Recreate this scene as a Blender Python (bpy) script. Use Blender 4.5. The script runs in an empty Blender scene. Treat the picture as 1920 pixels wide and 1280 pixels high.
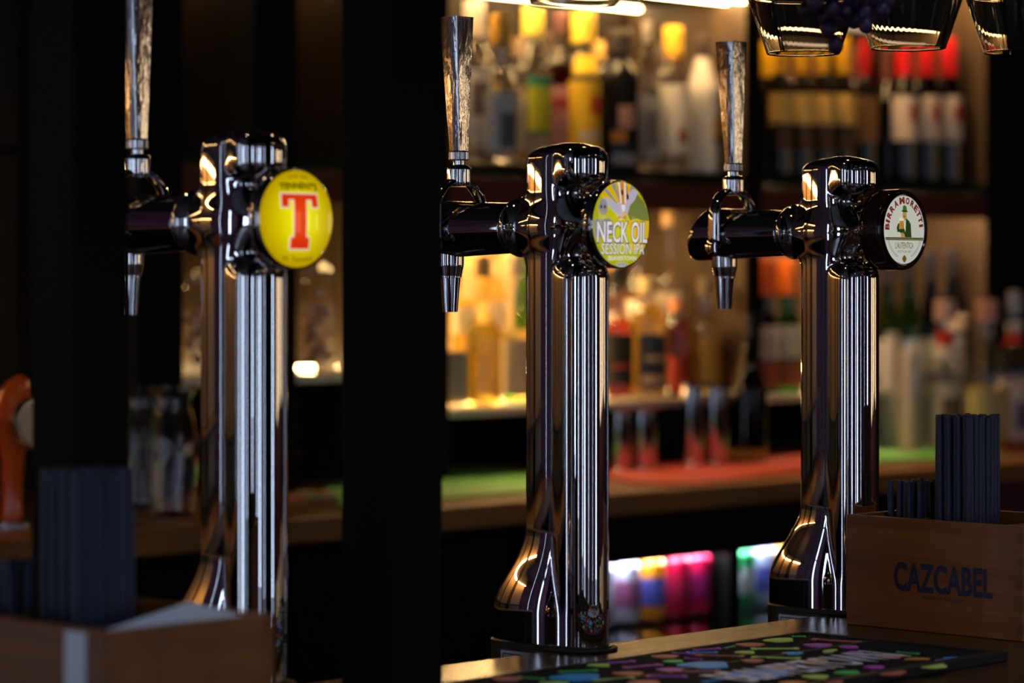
import bpy, bmesh, math, random
import numpy as np
from mathutils import Vector, Matrix

# ------------------------------------------------------------------ camera, world, exposure
SC = bpy.context.scene
COL = SC.collection
F_PX = 5500.0
CAM_Z = 1.428
cam_data = bpy.data.cameras.new('camera')
cam = bpy.data.objects.new('camera', cam_data)
COL.objects.link(cam)
cam.location = (0, 0, CAM_Z)
cam.rotation_euler = (math.pi / 2, 0, 0)
cam_data.sensor_width = 36
cam_data.sensor_fit = 'HORIZONTAL'
cam_data.lens = F_PX / 1920 * 36
cam_data.shift_y = -115 / 1920
cam_data.clip_start = 0.05
cam_data.dof.use_dof = True
cam_data.dof.focus_distance = 3.02
cam_data.dof.aperture_fstop = 4.2
SC.camera = cam

world = bpy.data.worlds.new('sky')
SC.world = world
world.use_nodes = True
bg = world.node_tree.nodes['Background']
bg.inputs['Color'].default_value = (0.62, 0.76, 1.0, 1)
bg.inputs['Strength'].default_value = 5.8

SC.view_settings.view_transform = 'Standard'
SC.view_settings.look = 'None'
SC.view_settings.exposure = 0.0
SC.view_settings.gamma = 1.0
SC.view_settings.use_curve_mapping = False
SC.cycles.max_bounces = 12
SC.cycles.transparent_max_bounces = 24
SC.cycles.transmission_bounces = 10
SC.cycles.glossy_bounces = 6
SC.cycles.diffuse_bounces = 3
SC.cycles.caustics_reflective = False
SC.cycles.caustics_refractive = False
SC.cycles.blur_glossy = 0.3
SC.cycles.sample_clamp_indirect = 6.0
SC.cycles.use_denoising = True

LED_WARM = 72.0       # strength of the warm strips in the back bar
LED_LOW = 230.0        # warm strips of the lower compartments
LED_COOL = 105.0       # fridge light
SPOT = 30.0           # ceiling downlights
# ceiling downlights

random.seed(7)
ANG = math.radians(46)
CA, SA = math.cos(ANG), math.sin(ANG)
Bv = Vector((CA, SA, 0))       # along the bar, to the right and away
Fv = Vector((SA, -CA, 0))      # out of the back bar, towards the customer
BACK = 5.593                   # the front row of back-bar bottles crosses x = 0 here


def bb(s, n, z=0.0):
    """point of the back-bar frame -> world"""
    return Vector((0, BACK, z)) + Bv * s + Fv * n


def s_at(px, n):
    t = (px - 960) / F_PX
    return (t * (BACK - CA * n) - SA * n) / (CA - SA * t)


def plane_pt(px, py, z):
    D = (CAM_Z - z) * F_PX / (py - 525)
    return Vector(((px - 960) / F_PX * D, D, z))


# ------------------------------------------------------------------ materials
MATS = {}


def nt(name):
    m = bpy.data.materials.new(name)
    m.use_nodes = True
    t = m.node_tree
    p = t.nodes['Principled BSDF']
    return m, t, p


def mat(name, col, rough=0.5, metal=0.0, emit=None, strength=0.0, bump=0.0, bscale=60.0, spec=0.5,
        var=0.0, coat=0.0, stretch=(1, 1, 1), col2=None, vscale=8.0, trans=0.0, ior=1.45):
    if name in MATS:
        return MATS[name]
    m, t, p = nt(name)
    p.inputs['Base Color'].default_value = (*col, 1)
    p.inputs['Roughness'].default_value = rough
    p.inputs['Metallic'].default_value = metal
    p.inputs['Specular IOR Level'].default_value = spec
    p.inputs['Coat Weight'].default_value = coat
    p.inputs['Coat Roughness'].default_value = 0.08
    p.inputs['IOR'].default_value = ior
    p.inputs['Transmission Weight'].default_value = trans
    if emit:
        p.inputs['Emission Color'].default_value = (*emit, 1)
        p.inputs['Emission Strength'].default_value = strength
    tc = None
    if var > 0 or col2 or bump > 0:
        tc = t.nodes.new('ShaderNodeTexCoord')
        mp = t.nodes.new('ShaderNodeMapping')
        mp.inputs['Scale'].default_value = stretch
        t.links.new(tc.outputs['Object'], mp.inputs['Vector'])
    if var > 0 or col2:
        n = t.nodes.new('ShaderNodeTexNoise')
        n.inputs['Scale'].default_value = vscale
        n.inputs['Detail'].default_value = 6
        r = t.nodes.new('ShaderNodeMix')
        r.data_type = 'RGBA'
        t.links.new(mp.outputs['Vector'], n.inputs['Vector'])
        cr = t.nodes.new('ShaderNodeMapRange')
        cr.inputs['From Min'].default_value = 0.35
        cr.inputs['From Max'].default_value = 0.65
        t.links.new(n.outputs['Fac'], cr.inputs['Value'])
        t.links.new(cr.outputs['Result'], r.inputs['Factor'])
        r.inputs['A'].default_value = (*col, 1)
        c2 = col2 if col2 else tuple(c * (1 - var) for c in col)
        r.inputs['B'].default_value = (*c2, 1)
        t.links.new(r.outputs['Result'], p.inputs['Base Color'])
    if bump > 0:
        n2 = t.nodes.new('ShaderNodeTexNoise')
        n2.inputs['Scale'].default_value = bscale
        n2.inputs['Detail'].default_value = 4
        t.links.new(mp.outputs['Vector'], n2.inputs['Vector'])
        b = t.nodes.new('ShaderNodeBump')
        b.inputs['Strength'].default_value = bump
        b.inputs['Distance'].default_value = 0.002
        t.links.new(n2.outputs['Fac'], b.inputs['Height'])
        t.links.new(b.outputs['Normal'], p.inputs['Normal'])
    MATS[name] = m
    return m


def glass(name, col=(1, 1, 1), rough=0.03, ior=1.5, minfac=0.06, pw_=3.2):
    """glass wall: tinted see-through sheet with a clear-coat reflection"""
    if name in MATS:
        return MATS[name]
    m, t, p = nt(name)
    t.nodes.remove(p)
    out = t.nodes['Material Output']
    tr = t.nodes.new('ShaderNodeBsdfTransparent')
    tr.inputs['Color'].default_value = (*col, 1)
    gl = t.nodes.new('ShaderNodeBsdfGlossy')
    gl.inputs['Roughness'].default_value = rough
    lw = t.nodes.new('ShaderNodeLayerWeight')
    lw.inputs['Blend'].default_value = 0.5
    pw = t.nodes.new('ShaderNodeMath')
    pw.operation = 'POWER'
    pw.inputs[1].default_value = pw_
    t.links.new(lw.outputs['Facing'], pw.inputs[0])
    mx = t.nodes.new('ShaderNodeMath')
    mx.operation = 'MULTIPLY_ADD'
    mx.inputs[1].default_value = 0.85
    mx.inputs[2].default_value = minfac
    t.links.new(pw.outputs[0], mx.inputs[0])
    mix = t.nodes.new('ShaderNodeMixShader')
    t.links.new(mx.outputs[0], mix.inputs['Fac'])
    t.links.new(tr.outputs[0], mix.inputs[1])
    t.links.new(gl.outputs[0], mix.inputs[2])
    t.links.new(mix.outputs[0], out.inputs['Surface'])
    MATS[name] = m
    return m


def liquid(name, col, tl=0.4):
    if name in MATS:
        return MATS[name]
    m, t, p = nt(name)
    t.nodes.remove(p)
    out = t.nodes['Material Output']
    rf = t.nodes.new('ShaderNodeBsdfRefraction')
    rf.inputs['Color'].default_value = (*col, 1)
    rf.inputs['IOR'].default_value = 1.2
    rf.inputs['Roughness'].default_value = 0.02
    tb = t.nodes.new('ShaderNodeBsdfTranslucent')
    tb.inputs['Color'].default_value = (*col, 1)
    mix = t.nodes.new('ShaderNodeMixShader')
    mix.inputs['Fac'].default_value = tl
    t.links.new(rf.outputs[0], mix.inputs[1])
    t.links.new(tb.outputs[0], mix.inputs[2])
    t.links.new(mix.outputs[0], out.inputs['Surface'])
    MATS[name] = m
    return m


def emitter(name, col, strength):
    if name in MATS:
        return MATS[name]
    m, t, p = nt(name)
    t.nodes.remove(p)
    e = t.nodes.new('ShaderNodeEmission')
    e.inputs['Color'].default_value = (*col, 1)
    e.inputs['Strength'].default_value = strength
    t.links.new(e.outputs[0], t.nodes['Material Output'].inputs['Surface'])
    MATS[name] = m
    return m


CHROME = mat('chrome', (0.76, 0.75, 0.77), rough=0.018, metal=1.0)
CHROME_R = mat('satin_chrome', (0.55, 0.54, 0.56), rough=0.22, metal=1.0)
JET = mat('jet_black_plastic', (0.002, 0.002, 0.002), rough=0.6, spec=0.05)
STEEL = mat('brushed_steel', (0.55, 0.55, 0.57), rough=0.09, metal=1.0)
BLACK = mat('black_satin', (0.008, 0.008, 0.009), rough=0.45)
BLACKPAINT = mat('black_painted_wood', (0.006, 0.0055, 0.006), rough=0.6, bump=0.1, bscale=80, stretch=(1, 1, 0.1), spec=0.06)
RUBBER = mat('black_rubber', (0.012, 0.011, 0.012), rough=0.7)
BARWOOD = mat('varnished_bar_wood', (0.085, 0.038, 0.014), rough=0.24, bump=0.35, bscale=45, stretch=(0.3, 3, 1),
              col2=(0.04, 0.017, 0.007), vscale=10, spec=0.5)
COUNTERWOOD = mat('back_counter_wood', (0.30, 0.12, 0.035), rough=0.35, bump=0.2, bscale=40, stretch=(0.3, 3, 1),
                  col2=(0.16, 0.06, 0.018), vscale=10)
PANELWOOD = mat('brown_panel_wood', (0.080, 0.050, 0.027), rough=0.5, bump=0.2, bscale=30, stretch=(3, 3, 0.2),
                col2=(0.05, 0.03, 0.015), vscale=7)
DARKBOARD = mat('black_brown_boards', (0.022, 0.014, 0.009), rough=0.6, bump=0.2, bscale=30, stretch=(3, 3, 0.2), spec=.2)
PANELGLOW = mat('glow_toned_panel_wood', (0.55, 0.36, 0.16), rough=0.4, bump=0.2, bscale=30, stretch=(3, 3, 0.2), col2=(0.42, 0.26, 0.10), vscale=7)  # panel wood with the golden glow of the strips put into its colour
BOXWOOD = mat('stained_pine', (0.27, 0.086, 0.021), rough=0.42, bump=0.15, bscale=40, stretch=(3, 0.35, 6),
              col2=(0.18, 0.053, 0.013), vscale=9)
BOXWOOD_D = mat('stained_pine_end_grain', (0.22, 0.085, 0.03), rough=0.55, col2=(0.13, 0.05, 0.018), vscale=60)
PLUM = mat('plum_paint', (0.16, 0.05, 0.10), rough=0.8, var=0.15, vscale=2)
DARKWALL = mat('dark_brown_paint', (0.03, 0.015, 0.013), rough=0.7, var=0.2, vscale=3)
MAROON = mat('maroon_backing', (0.10, 0.015, 0.01), rough=0.6, var=0.2, vscale=3)
FLOORM = mat('dark_floor_boards', (0.05, 0.025, 0.015), rough=0.4, bump=0.2, bscale=20, col2=(0.03, 0.015, 0.009))
CEILM = mat('dark_ceiling_paint', (0.05, 0.045, 0.05), rough=0.8, var=0.1)
GLASSW = glass('clear_glass')
GLASSF = glass('fridge_glass', (0.96, 0.98, 0.98))
GLASSG = glass('green_glass', (0.22, 0.50, 0.08))
GLASSD = glass('dark_wine_glass', (0.03, 0.05, 0.02))
GLASSA = glass('amber_glass', (0.85, 0.45, 0.10))
REALGLASS = mat('stemware_glass', (1, 1, 1), rough=0.0, trans=1.0, ior=1.48)
LEDW = emitter('warm_led', (1.0, 0.62, 0.24), LED_WARM)
LEDL = emitter('warm_led_lower', (1.0, 0.62, 0.24), LED_LOW)
LEDL2 = emitter('warm_led_far', (1.0, 0.55, 0.2), 34.0)
LEDM = emitter('warm_led_front', (1.0, 0.64, 0.28), LED_LOW * .3)
LEDC = emitter('cool_led', (0.85, 0.88, 1.0), LED_COOL)
SPOTM = emitter('downlight_lamp', (1.0, 0.68, 0.38), SPOT)


# ------------------------------------------------------------------ mesh helpers
def to_mesh(name, bm, smooth=False):
    me = bpy.data.meshes.new(name)
    bmesh.ops.recalc_face_normals(bm, faces=bm.faces)
    bm.to_mesh(me)
    bm.free()
    if smooth:
        for p in me.polygons:
            p.use_smooth = True
        try:
            me.set_sharp_from_angle(angle=math.radians(38))
        except Exception:
            pass
    return me


def add_box(bm, x0, x1, y0, y1, z0, z1, bev=0.0):
    r = bmesh.ops.create_cube(bm, size=1.0)
    vs = r['verts']
    for v in vs:
        v.co = Vector(((x0 + x1) / 2 + v.co.x * (x1 - x0), (y0 + y1) / 2 + v.co.y * (y1 - y0),
                       (z0 + z1) / 2 + v.co.z * (z1 - z0)))
    if bev > 0:
        es = list({e for v in vs for e in v.link_edges})
        bmesh.ops.bevel(bm, geom=es, offset=bev, segments=2, affect='EDGES', profile=0.5)


def support(prof):
    """extra rings beside the corners of a profile so that shading stays flat along straight walls"""
    P = [Vector((r, z)) for r, z in prof]
    if len(P) < 3:
        return prof
    n = len(P)
    corner = [False] * n
    for i in range(1, n - 1):
        a, b = P[i] - P[i - 1], P[i + 1] - P[i]
        if a.length > 1e-7 and b.length > 1e-7 and a.angle(b) > math.radians(9):
            corner[i] = True
    out = [tuple(P[0])]
    for i in range(n - 1):
        d = P[i + 1] - P[i]
        L = d.length
        if L > .006:
            if corner[i]:
                out.append(tuple(P[i] + d * min(.0012 / L, .2)))
            if corner[i + 1]:
                out.append(tuple(P[i + 1] - d * min(.0012 / L, .2)))
        out.append(tuple(P[i + 1]))
    return out


def add_lathe(bm, prof, seg=28, c=(0, 0, 0), a0=0.0, a1=2 * math.pi, axis='z', cap=True):
    full = abs(a1 - a0 - 2 * math.pi) < 1e-6
    prof = support(prof)
    n = seg if full else seg + 1
    rings = []
    for (r, z) in prof:
        ring = []
        if r < 1e-6 and full:
            ring = [bm.verts.new(_ax(0, 0, z, axis, c))] * n
        else:
            for i in range(n):
                a = a0 + (a1 - a0) * i / seg
                ring.append(bm.verts.new(_ax(r * math.cos(a), r * math.sin(a), z, axis, c)))
        rings.append(ring)
    for k in range(len(rings) - 1):
        A, B2 = rings[k], rings[k + 1]
        for i in range(seg):
            j = (i + 1) % n if full else i + 1
            q = [A[i], A[j], B2[j], B2[i]]
            u = []
            for v in q:
                if v not in u:
                    u.append(v)
            if len(u) >= 3:
                try:
                    bm.faces.new(u)
                except ValueError:
                    pass
    if cap and full:
        for ring in (rings[0], rings[-1]):
            if ring[0] is not ring[1]:
                try:
                    bm.faces.new(ring)
                except ValueError:
                    pass


def _ax(x, y, z, axis, c):
    if axis == 'z':
        p = (x, y, z)
    elif axis == 'y':
        p = (x, z, y)
    else:
        p = (z, x, y)
    return (p[0] + c[0], p[1] + c[1], p[2] + c[2])


def add_tube(bm, pts, r, seg=12, closed=False, flat=1.0):
    pts = [Vector(p) for p in pts]
    rings = []
    n = len(pts)
    rr = r if isinstance(r, (list, tuple)) else [r] * n
    up = Vector((0, 0, 1))
    prev = None
    for i, p in enumerate(pts):
        d = (pts[(i + 1) % n] - pts[i - 1]) if (closed or 0 < i < n - 1) else (pts[1] - pts[0] if i == 0 else pts[-1] - pts[-2])
        d.normalize()
        if prev is None:
            a = d.cross(up)
            if a.length < 1e-3:
                a = d.cross(Vector((1, 0, 0)))
        else:
            a = prev - d * prev.dot(d)
        a.normalize()
        prev = a
        b = d.cross(a)
        rings.append([bm.verts.new(p + a * (math.cos(2 * math.pi * k / seg) * rr[i]) + b * (math.sin(2 * math.pi * k / seg) * rr[i] * flat)) for k in range(seg)])
    m = n if closed else n - 1
    for i in range(m):
        A, B2 = rings[i], rings[(i + 1) % n]
        for k in range(seg):
            bm.faces.new((A[k], A[(k + 1) % seg], B2[(k + 1) % seg], B2[k]))
    if not closed:
        bm.faces.new(rings[0])
        bm.faces.new(rings[-1])


def add_poly(bm, pts2, fn, t0, t1):
    """extruded 2-D outline; fn(a, b, h) -> 3-D"""
    lo = [bm.verts.new(fn(a, b, t0)) for a, b in pts2]
    hi = [bm.verts.new(fn(a, b, t1)) for a, b in pts2]
    n = len(pts2)
    bm.faces.new(hi)
    bm.faces.new(list(reversed(lo)))
    for i in range(n):
        bm.faces.new((lo[i], lo[(i + 1) % n], hi[(i + 1) % n], hi[i]))


def make(name, me, m=None, parent=None, loc=None, rotz=None, kind=None, label=None):
    if m is not None and len(me.materials) == 0:
        me.materials.append(m)
    o = bpy.data.objects.new(name, me)
    COL.objects.link(o)
    if parent is not None:
        o.parent = parent
    if loc is not None:
        o.location = loc
    if rotz is not None:
        o.rotation_euler = (0, 0, rotz)
    if kind:
        o['kind'] = kind
    if label:
        o['label'] = label
    return o


def thing(name, label, cat, loc=(0, 0, 0), rotz=0.0, group=None):
    o = bpy.data.objects.new(name, None)
    o.empty_display_size = 0.05
    COL.objects.link(o)
    o.location = loc
    o.rotation_euler = (0, 0, rotz)
    o['label'] = label
    o['category'] = cat
    if group:
        o['group'] = group
    return o


def tag(o, label, cat, group=None):
    o['label'] = label
    o['category'] = cat
    if group:
        o['group'] = group
    return o


def kids(o):
    return [c for c in bpy.data.objects if c.parent == o]


CHILD = {}


def dup(root, loc, rotz, label=None, group=None):
    r = root.copy()
    COL.objects.link(r)
    r.location = loc
    r.rotation_euler = (0, 0, rotz)
    if label:
        r['label'] = label
    if group:
        r['group'] = group
    for ch in list(root.children):
        c = ch.copy()
        COL.objects.link(c)
        c.parent = r
        for g in ch.children:
            d = g.copy()
            COL.objects.link(d)
            d.parent = c
    return r


def BM():
    return bmesh.new()


def boxmesh(name, *a, bev=0.0):
    bm = BM()
    add_box(bm, *a, bev=bev)
    return to_mesh(name, bm)


# ---- text as thin printed geometry
def text_mesh(name, s, w, h, fn, t=0.0004, bold=0.0, sub=False, spacing=1.0):
    cu = bpy.data.curves.new('tmp_text', 'FONT')
    cu.body = s
    cu.size = 1.0
    cu.offset = bold
    cu.space_character = spacing
    cu.resolution_u = 3
    ob = bpy.data.objects.new('tmp_text', cu)
    COL.objects.link(ob)
    dg = bpy.context.evaluated_depsgraph_get()
    me = bpy.data.meshes.new_from_object(ob.evaluated_get(dg))
    bpy.data.objects.remove(ob)
    bm = BM()
    bm.from_mesh(me)
    bpy.data.meshes.remove(me)
    xs = [v.co.x for v in bm.verts]
    ys = [v.co.y for v in bm.verts]
    x0, x1, y0, y1 = min(xs), max(xs), min(ys), max(ys)
    if sub:
        bmesh.ops.triangulate(bm, faces=bm.faces)
        bmesh.ops.subdivide_edges(bm, edges=bm.edges, cuts=2, use_grid_fill=True)
    for v in bm.verts:
        a = ((v.co.x - x0) / (x1 - x0) - 0.5) * w
        b = ((v.co.y - y0) / (y1 - y0) - 0.5) * h
        v.co = Vector(fn(a, b, t))
    me = bpy.data.meshes.new(name)
    bm.to_mesh(me)
    bm.free()
    return me


# ---- signed distance surface extraction (surface nets)
def smin(a, b, k):
    h = np.clip(0.5 + 0.5 * (b - a) / k, 0, 1)
    return b * (1 - h) + a * h - k * h * (1 - h)


def smax(a, b, k):
    return -smin(-a, -b, k)


def sdf_mesh(name, f, lo, hi, h):
    ax = [np.arange(lo[i], hi[i] + h, h) for i in range(3)]
    X, Y, Z = np.meshgrid(*ax, indexing='ij')
    V = f(X, Y, Z)
    S = V < 0
    n = V.shape
    cs = np.zeros((n[0] - 1, n[1] - 1, n[2] - 1), np.int8)
    for i in (0, 1):
        for j in (0, 1):
            for k in (0, 1):
                cs += S[i:n[0] - 1 + i, j:n[1] - 1 + j, k:n[2] - 1 + k]
    act = (cs > 0) & (cs < 8)
    idx = -np.ones(act.shape, np.int64)
    cells = np.argwhere(act)
    idx[act] = np.arange(len(cells))
    acc = np.zeros((len(cells), 3))
    cnt = np.zeros(len(cells))
    corners = [(i, j, k) for i in (0, 1) for j in (0, 1) for k in (0, 1)]
    for a in corners:
        for d in range(3):
            if a[d] == 1:
                continue
            b = list(a)
            b[d] = 1
            va = V[cells[:, 0] + a[0], cells[:, 1] + a[1], cells[:, 2] + a[2]]
            vb = V[cells[:, 0] + b[0], cells[:, 1] + b[1], cells[:, 2] + b[2]]
            cr = (va < 0) != (vb < 0)
            t = np.where(cr, va / np.where(va == vb, 1, va - vb), 0)
            p = np.array(a, float)[None, :] + t[:, None] * (np.array(b) - np.array(a))[None, :]
            acc[cr] += p[cr]
            cnt[cr] += 1
    P = (cells + acc / cnt[:, None]) * h + np.array(lo)[None, :]

    def grad(P):
        e = h * 0.25
        g = np.zeros_like(P)
        for d in range(3):
            q = P.copy(); q[:, d] += e
            r = P.copy(); r[:, d] -= e
            g[:, d] = (f(q[:, 0], q[:, 1], q[:, 2]) - f(r[:, 0], r[:, 1], r[:, 2])) / (2 * e)
        return g
    for _ in range(3):
        g = grad(P)
        v = f(P[:, 0], P[:, 1], P[:, 2])
        step = -v[:, None] * g / np.maximum((g * g).sum(1), 0.05)[:, None]
        L = np.linalg.norm(step, axis=1)
        step *= np.minimum(1, h * 0.5 / np.maximum(L, 1e-9))[:, None]
        P = P + step
    g = grad(P)
    N = g / np.maximum(np.linalg.norm(g, axis=1), 1e-9)[:, None]
    faces = []
    for d in range(3):
        e = [0, 0, 0]
        e[d] = 1
        A = S[:n[0] - e[0], :n[1] - e[1], :n[2] - e[2]]
        Bb = S[e[0]:, e[1]:, e[2]:]
        cr = np.argwhere(A != Bb)
        o1, o2 = [(1, 2), (2, 0), (0, 1)][d]
        ok = (cr[:, o1] > 0) & (cr[:, o2] > 0) & (cr[:, o1] < n[o1] - 1) & (cr[:, o2] < n[o2] - 1)
        cr = cr[ok]
        inside = A[cr[:, 0], cr[:, 1], cr[:, 2]]
        def at(q1, q2):
            c = cr.copy()
            c[:, o1] -= q1
            c[:, o2] -= q2
            return idx[c[:, 0], c[:, 1], c[:, 2]]
        q = np.stack([at(1, 1), at(0, 1), at(0, 0), at(1, 0)], 1)
        q[~inside] = q[~inside][:, ::-1]
        faces.append(q)
    Fq = np.concatenate(faces)
    me = bpy.data.meshes.new(name)
    me.vertices.add(len(P))
    me.vertices.foreach_set('co', P.astype(np.float32).ravel())
    me.loops.add(len(Fq) * 4)
    me.loops.foreach_set('vertex_index', Fq.astype(np.int32).ravel())
    me.polygons.add(len(Fq))
    me.polygons.foreach_set('loop_start', np.arange(0, len(Fq) * 4, 4, dtype=np.int32))
    me.polygons.foreach_set('use_smooth', np.ones(len(Fq), bool))
    me.update(calc_edges=True)
    me.validate()
    me.normals_split_custom_set_from_vertices([tuple(v) for v in N])
    return me


def rnd(name):
    return name


# ------------------------------------------------------------------ room shell (bar frame)
# local frame of the room: origin bb(0,0), x along the bar, y = into the back wall
ROOM = bb(0, 0)
S0, S1, N0, N1, ZC = -8.2, 5.0, -0.34, 7.0, 3.0


def room_box(name, s0, s1, n0, n1, z0, z1, m, parent=None, kind='structure'):
    # y local = -n
    me = boxmesh(name, s0, s1, -n1, -n0, z0, z1)
    o = make(name, me, m, parent)
    if parent is None:
        o.location = ROOM
        o.rotation_euler = (0, 0, ANG)
        if kind:
            o['kind'] = kind
    return o


room_box('floor', S0 - .1, S1 + .1, N0 - .1, N1 + .1, -0.1, 0, FLOORM)
# ceiling with a skylight opening over the customer side
cb_ = BM()
KS0, KS1, KN0, KN1 = -3.0, -1.9, 3.1, 3.9
for (s0_, s1_, n0_, n1_) in ((S0 - .1, KS0, N0 - .1, N1 + .1), (KS1, S1 + .1, N0 - .1, N1 + .1), (KS0, KS1, N0 - .1, KN0), (KS0, KS1, KN1, N1 + .1)):
    add_box(cb_, s0_, s1_, -n1_, -n0_, ZC, ZC + .1)
make('ceiling', to_mesh('ceiling', cb_), CEILM, None, ROOM, ANG, 'structure')
kb_ = BM()
for (s0_, s1_, n0_, n1_) in ((KS0, KS0 + .04, KN0, KN1), (KS1 - .04, KS1, KN0, KN1), (KS0 + .04, KS1 - .04, KN0, KN0 + .04), (KS0 + .04, KS1 - .04, KN1 - .04, KN1)):
    add_box(kb_, s0_, s1_, -n1_, -n0_, ZC - .02, ZC + .12)
make('window_50', to_mesh('window_frame', kb_), BLACKPAINT, None, ROOM, ANG, 'structure')
room_box('wall_right', S1, S1 + .1, N0, N1, 0, ZC, DARKWALL)


def window_wall(name, along, wins, fixed0, fixed1, a0, a1, z0, z1, start):
    """wall with real openings; each window gets its frame"""
    bm = BM()
    cur = a0

    def blk(b0, b1, zz0, zz1):
        if along == 's':
            add_box(bm, b0, b1, -fixed1, -fixed0, zz0, zz1)
        else:
            add_box(bm, fixed0, fixed1, -b1, -b0, zz0, zz1)
    k = start
    for (w0, w1) in wins:
        blk(cur, w0, 0, ZC)
        blk(w0, w1, 0, z0)
        blk(w0, w1, z1, ZC)
        cur = w1
        fr = BM()
        th = 0.035

        def fb(b0, b1, zz0, zz1):
            mid = (fixed0 + fixed1) / 2
            if along == 's':
                add_box(fr, b0, b1, -mid - .03, -mid + .03, zz0, zz1)
            else:
                add_box(fr, mid - .03, mid + .03, -b1, -b0, zz0, zz1)
        fb(w0, w0 + th, z0, z1)
        fb(w1 - th, w1, z0, z1)
        fb(w0 + th, w1 - th, z0, z0 + th)
        fb(w0 + th, w1 - th, z1 - th, z1)
        fb(w0 + th, w1 - th, 1.95, 1.95 + th)
        wo = make('window_%d' % k, to_mesh('window_frame', fr), BLACKPAINT, None, ROOM, ANG, 'structure')
        k += 1
    blk(cur, a1, 0, ZC)
    o = make(name, to_mesh(name, bm), PLUM, None, ROOM, ANG, 'structure')
    return k


WINS_F = [(-7.5, -7.2), (-6.0, -5.6), (-5.0, -4.9), (-3.9, -3.75), (-2.2, -2.1), (-.8, -.5)]
k = window_wall('wall_front', 's', WINS_F, N1, N1 + .1, S0, S1, 0.35, 2.6, 1)
WINS_L = [(.3, .7), (1.5, 1.6), (2.35, 2.5), (3.0, 3.4), (4.05, 4.15), (4.75, 5.1), (5.9, 6.0)]
k = window_wall('wall_left', 'n', WINS_L, S0 - .1, S0, N0, N1, 0.35, 2.6, k)

k = window_wall('wall_back', 's', [(-6.3, -5.9), (-5.55, -5.4), (-4.75, -4.6)], N0 - .1, N0, S0 - .1, S1 + .1, 0.35, 2.6, k)
# ceiling downlights
spots = [(-1.0, 1.3), (0.4, 1.3), (1.8, 1.3), (-2.4, 1.3), (-1.7, 2.7), (-0.3, 2.7), (-3.3, 2.7), (-2.6, 4.4), (-4.2, 4.0), (-1.0, 4.2), (1.2, 2.9)]
bm = BM(); add_lathe(bm, [(0.045, 0), (0.06, 0.0), (0.06, -0.012), (0.045, -0.012), (0.045, 0)], 24, cap=False)
me_ring = to_mesh('trim_ring', bm, True)
bm = BM(); add_lathe(bm, [(0.0, -0.004), (0.044, -0.004), (0.044, -0.001), (0, -0.001)], 20)
me_lamp = to_mesh('lamp', bm)
for i, (s, n) in enumerate(spots):
    t = thing('ceiling_downlight', 'small recessed ceiling downlight above the bar, outside the picture', 'light', bb(s, n, ZC), ANG, 'ceiling downlights')
    make('trim_ring', me_ring, CHROME_R, t)
    make('lamp', me_lamp, SPOTM, t)

# warm lanterns added on the customer side for the tap levers to mirror
LANT = emitter('lantern_glass', (1.0, 0.72, 0.42), 3.2)
for i, (s, n, side) in enumerate([(1.87, N1, 0), (3.23, N1, 0), (4.74, N1, 0), (S1, 5.2, 1)]):
    t = thing('reflection_lantern', 'tall warm lantern added across the room for lever reflections, outside the picture', 'light', bb(s, n, 0), ANG + (0 if side == 0 else math.pi / 2), 'added lanterns')
    make('lantern_glass', boxmesh('lantern_glass', -.16, .16, .03, .15, 1.0, 1.95), LANT, t)
    make('lantern_frame', boxmesh('lantern_frame', -.18, .18, .005, .029, .95, 2.0), BLACK, t)
    make('lantern_cap', boxmesh('lantern_cap', -.18, .18, .005, .17, 1.951, 2.0), BLACK, t)

# ------------------------------------------------------------------ back bar carcass
ZCT = 1.06      # back counter top
ZS1 = 1.190     # lower glass shelf
ZS0 = 1.262     # lower shelf of the left bay
ZS2 = 1.643     # upper shelf
ZTOP = 2.004
NB, NF = -0.27, 0.06
SL, SR = -4.0, 2.6

bbar = thing('back_bar_shelving', 'dark wooden back bar shelving with black dividers and brown panels lined with bottles', 'shelving', bb(0, 0, 0), ANG)


def bpart(name, s0, s1, n0, n1, z0, z1, m, parent=bbar, label=None, bev=0.0):
    me = boxmesh(name, s0, s1, -n1, -n0, z0, z1, bev=bev)
    return make(name, me, m, parent, label=label)


def fe(px):        # s of a front edge seen at px
    return s_at(px, NF)


dividers = [(fe(262), fe(343)), (fe(480), fe(556)), (fe(760), fe(842)), (fe(1400), fe(1427)), (fe(1851), fe(1851) + .55)]
for i, (a, b) in enumerate(dividers):
    bpart('divider', a + .004, b, NB, NF - .004, ZCT, 2.6, PANELWOOD)
    bpart('divider_front', a, b, NF - .004, NF, ZCT, 2.6, BLACKPAINT, label='black front edge of a divider')
bays = [(dividers[i][1], dividers[i + 1][0]) for i in range(4)]
# back boards, split into boards with recessed joints
for bi, (a, b) in enumerate([(SL, dividers[0][0])] + bays):
    nb = max(1, round((b - a) / 0.16))
    for j in range(nb):
        x0 = a + (b - a) * j / nb + 0.0015
        x1 = a + (b - a) * (j + 1) / nb - 0.0015
        bpart('back_board', x0, x1, NB - .02, NB - .0, ZS2 + .02, 2.6, DARKBOARD if bi > 2 else PANELWOOD)
        bpart('back_board', x0, x1, NB - .02, NB - .0, ZCT, ZS2, PANELGLOW if ((bi == 0 and x1 < -1.4) or (bi == 3 and j < nb * .62)) else (DARKBOARD if bi in (1, 2, 3) else PANELWOOD))  # golden glow, and its end towards the right, put into the board colours
# further lit compartments beyond the left edge of the picture
ext = [(-4.0, -3.1), (-3.05, -2.3), (-2.25, -1.45)]
for (a, b) in ext:
    bpart('divider', b, b + .05, NB, NF, ZCT, 2.6, PANELWOOD)
    bpart('upper_shelf', a, b, NB, NF, ZS2 - .022, ZS2, BLACK)
    bpart('lower_shelf', a, b, NB, NF, ZS1 - .014, ZS1, PANELWOOD)
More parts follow.
